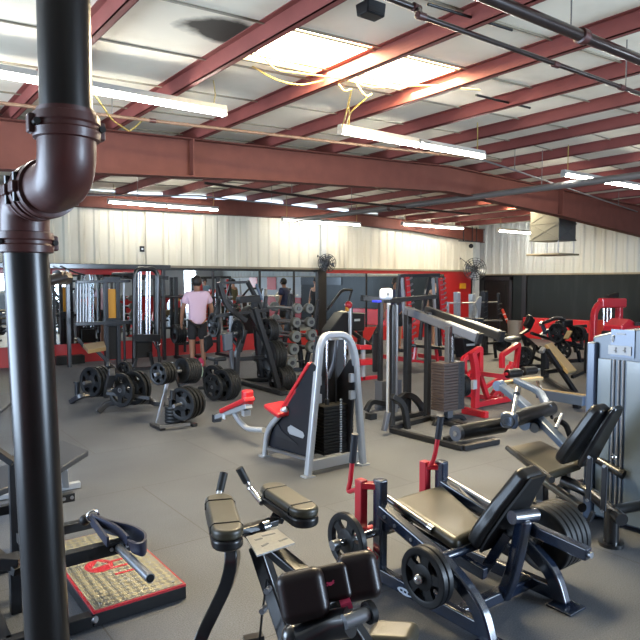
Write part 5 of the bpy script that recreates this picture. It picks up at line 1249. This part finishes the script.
# ------------------------------------------------------------------ right: tan bench, row machines, low frame
t_ = thing('tan_incline_bench', (8.7, 5.6, 0), 'black frame bench with a long sloping tan pad, left of the grey cabinet', 'bench')
quadpad('long_pad', [Yp(546, 344, 5.75), Yp(552, 342, 5.95), Yp(577, 370, 5.35), Yp(569, 372, 5.15)], .05, 'tan_vinyl', t_, bevel=.012, up=(0, 0, 1))
bY([(545, 347), (545, 378)], 6.2, .10, RB, 'main_post', t_); bY([(547, 350), (566, 378), (582, 402)], 5.3, .06, RB, 'long_rail', t_); bY([(545, 372), (567, 369)], 5.6, .06, RB, 'lower_bar', t_)
M().bar(Yp(541, 352, 6.1), Yp(544, 348, 6.1), .08, .06).build('joint_bracket', 'silver_paint', t_, bevel=.01); bY([(548, 356), (565, 370)], 5.8, .03, RB, 'brace', t_)
M().bar(Zp(545, 378, .03), Zp(583, 400, .03), .08, .06).build('base_rail', RB, t_, bevel=.008); bY([(572, 377), (583, 372)], 5.3, .05, 'black_vinyl', 'ankle_roller', t_)
t_ = thing('low_silver_frame', (6.9, 4.5, 0), 'long low silver blue beam with a tan top strip, beside the grey cabinet', 'bench')
M().bar(Zp(539, 393, .17), Zp(586, 401, .17), .14, .12).build('beam', 'cabinet_edge', t_, bevel=.01); M().bar(Zp(539, 389, .235), Zp(586, 395, .235), .05, .012).build('tan_strip', 'tan_vinyl', t_)
for px, py in ((545, 401), (577, 408)): p = Zp(px, py, 0); M().box((p.x-.04, p.y-.04, 0), (p.x+.04, p.y+.04, .12)).build('support_foot', RB, t_)
# lever row machine with a head pad
t_ = thing('lever_row_machine', (10.2, 7.2, 0), 'black lever row machine with an upright head pad, before the black wall', 'exercise machine')
Y = 7.6
q = PL([(524, 329), (527, 328.5), (534, 317), (530, 316), (528, 316)], Y); M().bar(Yp(526.5, 328, Y), Yp(531.5, 317, Y), .10, .20).build('head_pad', 'black_vinyl', t_, bevel=.03)
bY([(528, 330), (521, 334), (531, 343), (540, 352)], Y-.1, .07, CM, 'lever_arm', t_); bY([(531, 333), (555, 341), (583, 349)], Y-.3, .05, RB, 'long_bar', t_)
M().ball(Yp(513, 339, Y), .22, sc=(1, .6, .28)).build('seat_pad', 'dull_steel', t_)
for a, b in (((523, 336), (529, 356)), ((518, 342), (526, 366)), ((529, 343), (519, 360)), ((536, 345), (529, 368)), ((522, 352), (540, 360)), ((540, 347), (552, 362)), ((517, 364), (535, 366))): bY([a, b], Y-.15, .055, RB, 'frame_tube', t_)
for a, b in (((540, 336), (548, 330)), ((546, 334), (541, 322))): bY([a, b], Y, .06, 'cabinet_edge', 'grey_lever', t_)
M().ball(Yp(544, 337, Y-.1), .06).build('joint_cap', 'silver_paint', t_); M().bar(Zp(518, 367, .03), Zp(548, 366, .03), .08).build('base_rail', RB, t_)
p = Yp(524, 356, Y-.4); M().cyl(p, p+V((.3, 0, 0)), .02).build('plate_horn', RB, t_); plates(p, (1, 0, 0), 2, .18, .04, 'the low horn of the lever row machine', 'plates on the lever row machine')
# second plate machine further right
t_ = thing('chest_press_machine', (11.6, 7.4, 0), 'black chest press with curved arms and hanging plates, just left of the grey cabinet', 'exercise machine')
Y = 7.2
tY([(543, 323), (557, 318), (566, 320), (572, 330)], Y, .03, 'black_metal', 'curved_arm', t_, fr=.3); tY([(540, 325), (556, 317), (562, 318)], Y+.3, .025, 'dull_steel', 'curved_arm', t_, fr=.3)
for a, b in (((557, 321), (560, 352)), ((571, 327), (576, 352)), ((566, 322), (580, 340)), ((556, 340), (582, 346)), ((583, 330), (581, 350)), ((571, 327), (586, 326))): bY([a, b], Y, .06, RB, 'frame_tube', t_)
M().bar(Yp(560, 324, Y), Yp(570, 323, Y), .16, .14).build('back_pad', 'black_vinyl', t_, bevel=.03)
for (px, py, yy, n_, wh) in ((557, 333, Y-.2, 2, 'the left lever of the chest press'), (562, 350, Y-.2, 1, 'the low horn of the chest press'), (577, 334, Y-.2, 3, 'the right lever of the chest press')):
    p = Yp(px, py, yy); M().cyl(p-V((.05, 0, 0)), p+V((.25, 0, 0)), .02).build('plate_horn', RB, t_); plates(p, (1, 0, 0), n_, .19 if n_ < 3 else .15, .045, wh, 'plates on the chest press')
M().bar(Yp(566, 339, Y-.5), Yp(570, 331, Y-.5), .10, .04).build('pale_grip', 'tan_vinyl', t_, bevel=.006)
M().bar(Zp(556, 362, .03), Zp(584, 360, .03), .08).build('base_rail', RB, t_); bY([(560, 352), (562, 364)], Y, .06, RB, 'frame_tube', t_); bY([(578, 350), (580, 362)], Y, .06, RB, 'frame_tube', t_)
# red tower behind the cabinet
t_ = thing('red_weight_tower', (10.7, 5.9, 0), 'red arched weight tower rising behind the grey cabinet at right', 'exercise machine')
Y = 5.9
p0 = Yp(594, 332, Y); p1 = Yp(618.5, 332, Y)
M().bars([V((p0.x, Y, .0)), Yp(594, 312, Y), Yp(599, 304, Y), Yp(622, 301, Y)], .10, .09, r=.12, up=(0, 1, 0)).build('arch_frame', RP, t_, bevel=.015)
M().bar(Yp(600, 303, Y), Yp(624, 303, Y), .12, .17).build('top_hood', RP, t_, bevel=.03); M().bar((p1.x, Y, 0), (p1.x, Y, Yp(618, 304, Y).z), .10).build('right_post', RP, t_, bevel=.01)
for px in (603.5, 607, 610.5): p = Yp(px, 320, Y+.05); M().cyl((p.x, Y+.05, .3), (p.x, Y+.05, Yp(px, 305, Y).z), .018, 10).build('guide_rod', 'chrome', t_)
M().bar(Yp(607, 297, Y+.1), Yp(617, 295, Y+.1), .08, .06).build('pulley', 'matte_black', t_, bevel=.01); M().bars(PL([(608, 302), (611, 296), (617, 294)], Y+.1), .06, r=.05).build('pulley_arm', 'matte_black', t_)
M().box((p0.x, Y-.02, .2), (p0.x+.25, Y+.1, Yp(600, 320, Y).z)).build('red_side_panel', 'orange_red', t_); M().box((p0.x+.05, Y, .05), (p1.x-.05, Y+.2, .75)).build('weight_stack', 'matte_black', t_)
M().bar((p0.x-.1, Y, .03), (p1.x+.1, Y, .03), .10, .06).build('base_bar', RP, t_)
t_ = thing('red_seat_machine', (9.9, 4.7, 0), 'red wedge shaped machine cover showing above the right end of the cabinet', 'exercise machine')
Y = 4.9; q = PL([(622, 334), (622, 326), (630, 319), (634, 321), (640, 328), (640, 345), (622, 345)], Y); M().prism(q, (0, .3, 0)).build('wedge_cover', RP, t_, bevel=.02)
p = Yp(630, 345, Y); M().box((p.x-.3, Y, 0), (p.x+.3, Y+.3, .9)).build('machine_base', RB, t_, bevel=.02); M().bar(Yp(636, 324, Y-.05), Yp(648, 324, Y-.05), .05).build('grey_arm', 'charcoal_metal', t_)
# banners and board on the far side walls (seen in the mirrors)
for i, (yy) in enumerate((-1.1, .6)):
    tag(M().box((XR-.06, yy, 1.25), (XR-.045, yy+.8, 1.85)).build('banner', 'red_vinyl', root=(XR-.05, yy, 1.25)), ['red banner with a grey stripe on the white wall, nearer the doors', 'red banner without a stripe on the white wall, nearer the black wall'][i], 'banner')
tag(M().box((XR-.05, 3.42, 1.50), (XR-.03, 6.3, 1.80)).build('score_board', 'charcoal_metal', root=(XR-.04, 4, 1.5)), 'long dark board on the wall, seen in the mirrors', 'board')

# ------------------------------------------------------------------ people
def skinmesh(name, verts, edges, root, m, parent, sub=2, loc=None, rot=0):
    me = bpy.data.meshes.new(name); me.from_pydata([v[:3] for v in verts], edges, []); me.materials.append(MAT[m])
    o = bpy.data.objects.new(name, me); COL.objects.link(o); md = o.modifiers.new('skin', 'SKIN'); md.use_smooth_shade = True
    for i, v in enumerate(verts):
        r = v[3]; me.skin_vertices[0].data[i].radius = (r if not isinstance(r, tuple) else r[0], r if not isinstance(r, tuple) else r[1]); me.skin_vertices[0].data[i].use_root = (i == root)
    s = o.modifiers.new('sub', 'SUBSURF'); s.levels = sub; s.render_levels = sub
    if parent: o.parent = parent
    return o
def person(x, y, face, h, label, skin, shirt, shorts, pose, sleeves=True, shoe='shoe_dark', hairm='hair_black'):
    k = h/1.72; J = dict(pel=(0, 0, .93), wa=(0, 0, 1.08), ch=(0, .0, 1.28), nk=(0, .0, 1.44), hb=(0, .01, 1.53), hd=(0, .02, 1.60), ht=(0, .015, 1.66))
    for s, n in ((-1, 'l'), (1, 'r')):
        J['sh'+n] = (s*.17, 0, 1.38); J['el'+n] = (s*.245, .0, 1.12); J['wr'+n] = (s*.265, .06, .88); J['ha'+n] = (s*.265, .08, .80)
        J['hi'+n] = (s*.09, 0, .86); J['kn'+n] = (s*.10, .02, .48); J['an'+n] = (s*.10, -.02, .09); J['to'+n] = (s*.125, .13, .045)
    J.update(pose); J = {a: tuple(c*k for c in b) for a, b in J.items()}
    t_ = thing('person', (x, y, 0), label, 'person'); t_.rotation_euler.z = face
    R_ = dict(pel=(.145, .10), wa=(.135, .095), ch=(.15, .105), nk=.052, hb=.062, hd=(.072, .090), ht=(.060, .075), sh=.060, el=.042, wr=.028, ha=(.034, .022), hi=.085, kn=.057, an=.038, to=.030)
    names = list(J); idx = {n: i for i, n in enumerate(names)}
    V_ = [(*J[n], tuple(q*k for q in r) if isinstance(r, tuple) else r*k) for n in names for r in [R_.get(n, R_.get(n[:2]))]]
    E_ = [('pel', 'wa'), ('wa', 'ch'), ('ch', 'nk'), ('nk', 'hb'), ('hb', 'hd'), ('hd', 'ht')]
    for n in 'lr': E_ += [('ch', 'sh'+n), ('sh'+n, 'el'+n), ('el'+n, 'wr'+n), ('wr'+n, 'ha'+n), ('pel', 'hi'+n), ('hi'+n, 'kn'+n), ('kn'+n, 'an'+n), ('an'+n, 'to'+n)]
    E_ = [(idx[a], idx[b]) for a, b in E_]
    for n, s in (('l', -1), ('r', 1)):        # fingers
        hx = V(J['ha'+n]); d = (hx-V(J['wr'+n])).normalized()
        for q in range(4):
            b = hx+V((0, (q-1.5)*.018*k, 0)); i = len(V_); c = b+d*.045*k; e = b+d*(.085-.008*abs(q-1.3))*k+V((-s*.012, .0, 0))
            V_ += [(*c, .0085*k), (*e, .0075*k)]; E_ += [(idx['ha'+n], i), (i, i+1)]
        c = hx+V((-s*.012, .035, .02))*k; i = len(V_); V_ += [(*c, .010*k), (*(c+V((-s*.01, .02, -.03))*k), .008*k)]; E_ += [(idx['ha'+n], i), (i, i+1)]
    body = skinmesh('body', V_, E_, 0, skin, t_)
    # face: nose, eyes, mouth, ears as one small mesh under the head
    hd = V(J['hd'])
    M_ = M(); M_.ball(hd+V((0, .092, -.01))*k, .014*k, 6)
    for s in (-1, 1): M_.ball(hd+V((s*.078, -.005, -.005))*k, .018*k, 6, )
    o = M_.build('nose_and_ears', skin); o.parent = t_
    M_ = M()
    for s in (-1, 1): M_.ball(hd+V((s*.028, .080, .015))*k, .009*k, 6)
    M_.box(hd+V((-.022, .078, -.048))*k, hd+V((.022, .086, -.040))*k); o = M_.build('eyes_and_mouth', 'hair_black'); o.parent = t_
    # hair cap
    M_ = M(); c = hd+V((0, -.026, .030))*k; M_.ball(tuple(c), .103*k, 12); M_.v = [(vx, vy, vz) if False else (c.x+(vx-c.x)*.88, c.y+(vy-c.y)*.98, c.z+(vz-c.z)*1.05) for vx, vy, vz in M_.v]
    o = M_.build('hair', hairm); o.parent = t_
    # shirt
    nm = ['pel', 'wa', 'ch', 'nkb', 'shl', 'shr'] + (['sll', 'slr'] if sleeves else [])
    P = {a: J[a] for a in ('pel', 'wa', 'ch', 'shl', 'shr')}; P['nkb'] = tuple(V(J['ch'])*.02+V(J['nk'])*.98)
    for n in 'lr': P['sl'+n] = tuple(V(J['sh'+n])*.35+V(J['el'+n])*.65)
    P['pel'] = (J['pel'][0], J['pel'][1], J['pel'][2]-.13*k)
    rr = dict(pel=(.180, .135), wa=(.172, .130), ch=(.185, .140), nkb=(.085, .078), sh=.088, sl=.082)
    Vs = [(*P[n], tuple(q*k for q in r) if isinstance(r, tuple) else r*k) for n in nm for r in [rr.get(n, rr.get(n[:2]))]]
    id2 = {n: i for i, n in enumerate(nm)}; Es = [('pel', 'wa'), ('wa', 'ch'), ('ch', 'nkb'), ('ch', 'shl'), ('ch', 'shr')] + ([('shl', 'sll'), ('shr', 'slr')] if sleeves else [])
    skinmesh('shirt', Vs, [(id2[a], id2[b]) for a, b in Es], 0, shirt, t_)
    kn = {n: tuple(V(J['hi'+n])*.18+V(J['kn'+n])*.82) for n in 'lr'}
    Vs = [(J['pel'][0], J['pel'][1], J['pel'][2]+.03, (.155*k, .112*k)), (*J['hil'], .100*k), (*kn['l'], .088*k), (*J['hir'], .100*k), (*kn['r'], .088*k)]
    skinmesh('shorts', Vs, [(0, 1), (1, 2), (0, 3), (3, 4)], 0, shorts, t_)
    for n in 'lr':
        a, b = V(J['an'+n]), V(J['to'+n]); o = M().sweep([V((a.x, a.y-.07*k, .045*k)), V((a.x, a.y-.02, .055*k)), V((b.x, b.y-.02, .042*k)), V((b.x, b.y+.04*k, .032*k))], [(.048*math.cos(i*PI/5)*k, .044*math.sin(i*PI/5)*k) for i in range(10)]).build('shoe', shoe)
        o.parent = t_
    return t_
mp = Zp(198, 371)
person(mp.x, mp.y, math.radians(-14), 1.74, 'person in a pale pink T-shirt and black shorts standing with their back to the viewer', 'skin_tan', 'shirt_pink', 'cloth_black', dict(hd=(0, .04, 1.60), ht=(0, .045, 1.655), ell=(-.26, .02, 1.13), elr=(.27, .03, 1.13), wrl=(-.27, .10, .90), wrr=(.28, .14, .92), hal=(-.265, .13, .83), har=(.275, .18, .86), kll=(0, 0, 0)) if False else dict(hd=(0, .04, 1.60), ht=(0, .045, 1.655), ell=(-.26, .02, 1.13), elr=(.27, .03, 1.13), wrl=(-.27, .10, .90), wrr=(.28, .14, .92), hal=(-.265, .13, .83), har=(.275, .18, .86)))
person(10.26, 10.9, math.radians(150), 1.74, 'person in navy shirt and dark shorts behind the black cable machine', 'skin_tan', 'shirt_navy', 'cloth_black', dict(hd=(0, .04, 1.59), ht=(0, .05, 1.65)))
person(11.5, 10.8, math.radians(80), 1.76, 'person in a black sleeveless top behind the grey power rack', 'skin_light', 'cloth_black', 'cloth_black', {}, sleeves=False)
person(11.2, 3.8, math.radians(20), 1.76, 'person in a blue shirt and black shorts seen from behind in the mirrors', 'skin_light', 'shirt_blue', 'cloth_black', {})
person(12.3, 4.1, math.radians(160), 1.72, 'person in an olive sleeveless top and red shorts facing away from the mirrors', 'skin_light', 'shirt_olive', 'red_vinyl', {}, sleeves=False)
# bottle with a pink cloth in front of the man
b_ = Zp(201, 376.5)
t_ = thing('drink_bottle', b_, 'pale green drink bottle standing on the floor at the feet of the person in pink', 'bottle')
M().lathe([(.034, 0), (.038, .01), (.038, .15), (.025, .18), (.025, .20), (.02, .205)], b_, (0, 0, 1), 16).build('bottle_body', 'bottle_green', t_)
M().cyl(b_+V((0, 0, .20)), b_+V((0, 0, .23)), .028, 14).build('cap', 'white_plastic', t_)
q = M(); c = b_+V((-.03, -.02, .235))
q.prism([c+V((-.16, 0, -.10)), c+V((-.08, -.01, -.13)), c+V((.0, 0, -.07)), c+V((.06, 0, -.10)), c+V((.09, 0, .02)), c+V((.04, 0, .10)), c+V((-.02, 0, .06)), c+V((-.07, 0, .11)), c+V((-.13, 0, .02))], (0, .06, 0))
tag(q.build('pink_towel', 'pink_cloth', root=tuple(c), bevel=.015), 'bright pink towel draped over the green bottle', 'towel')
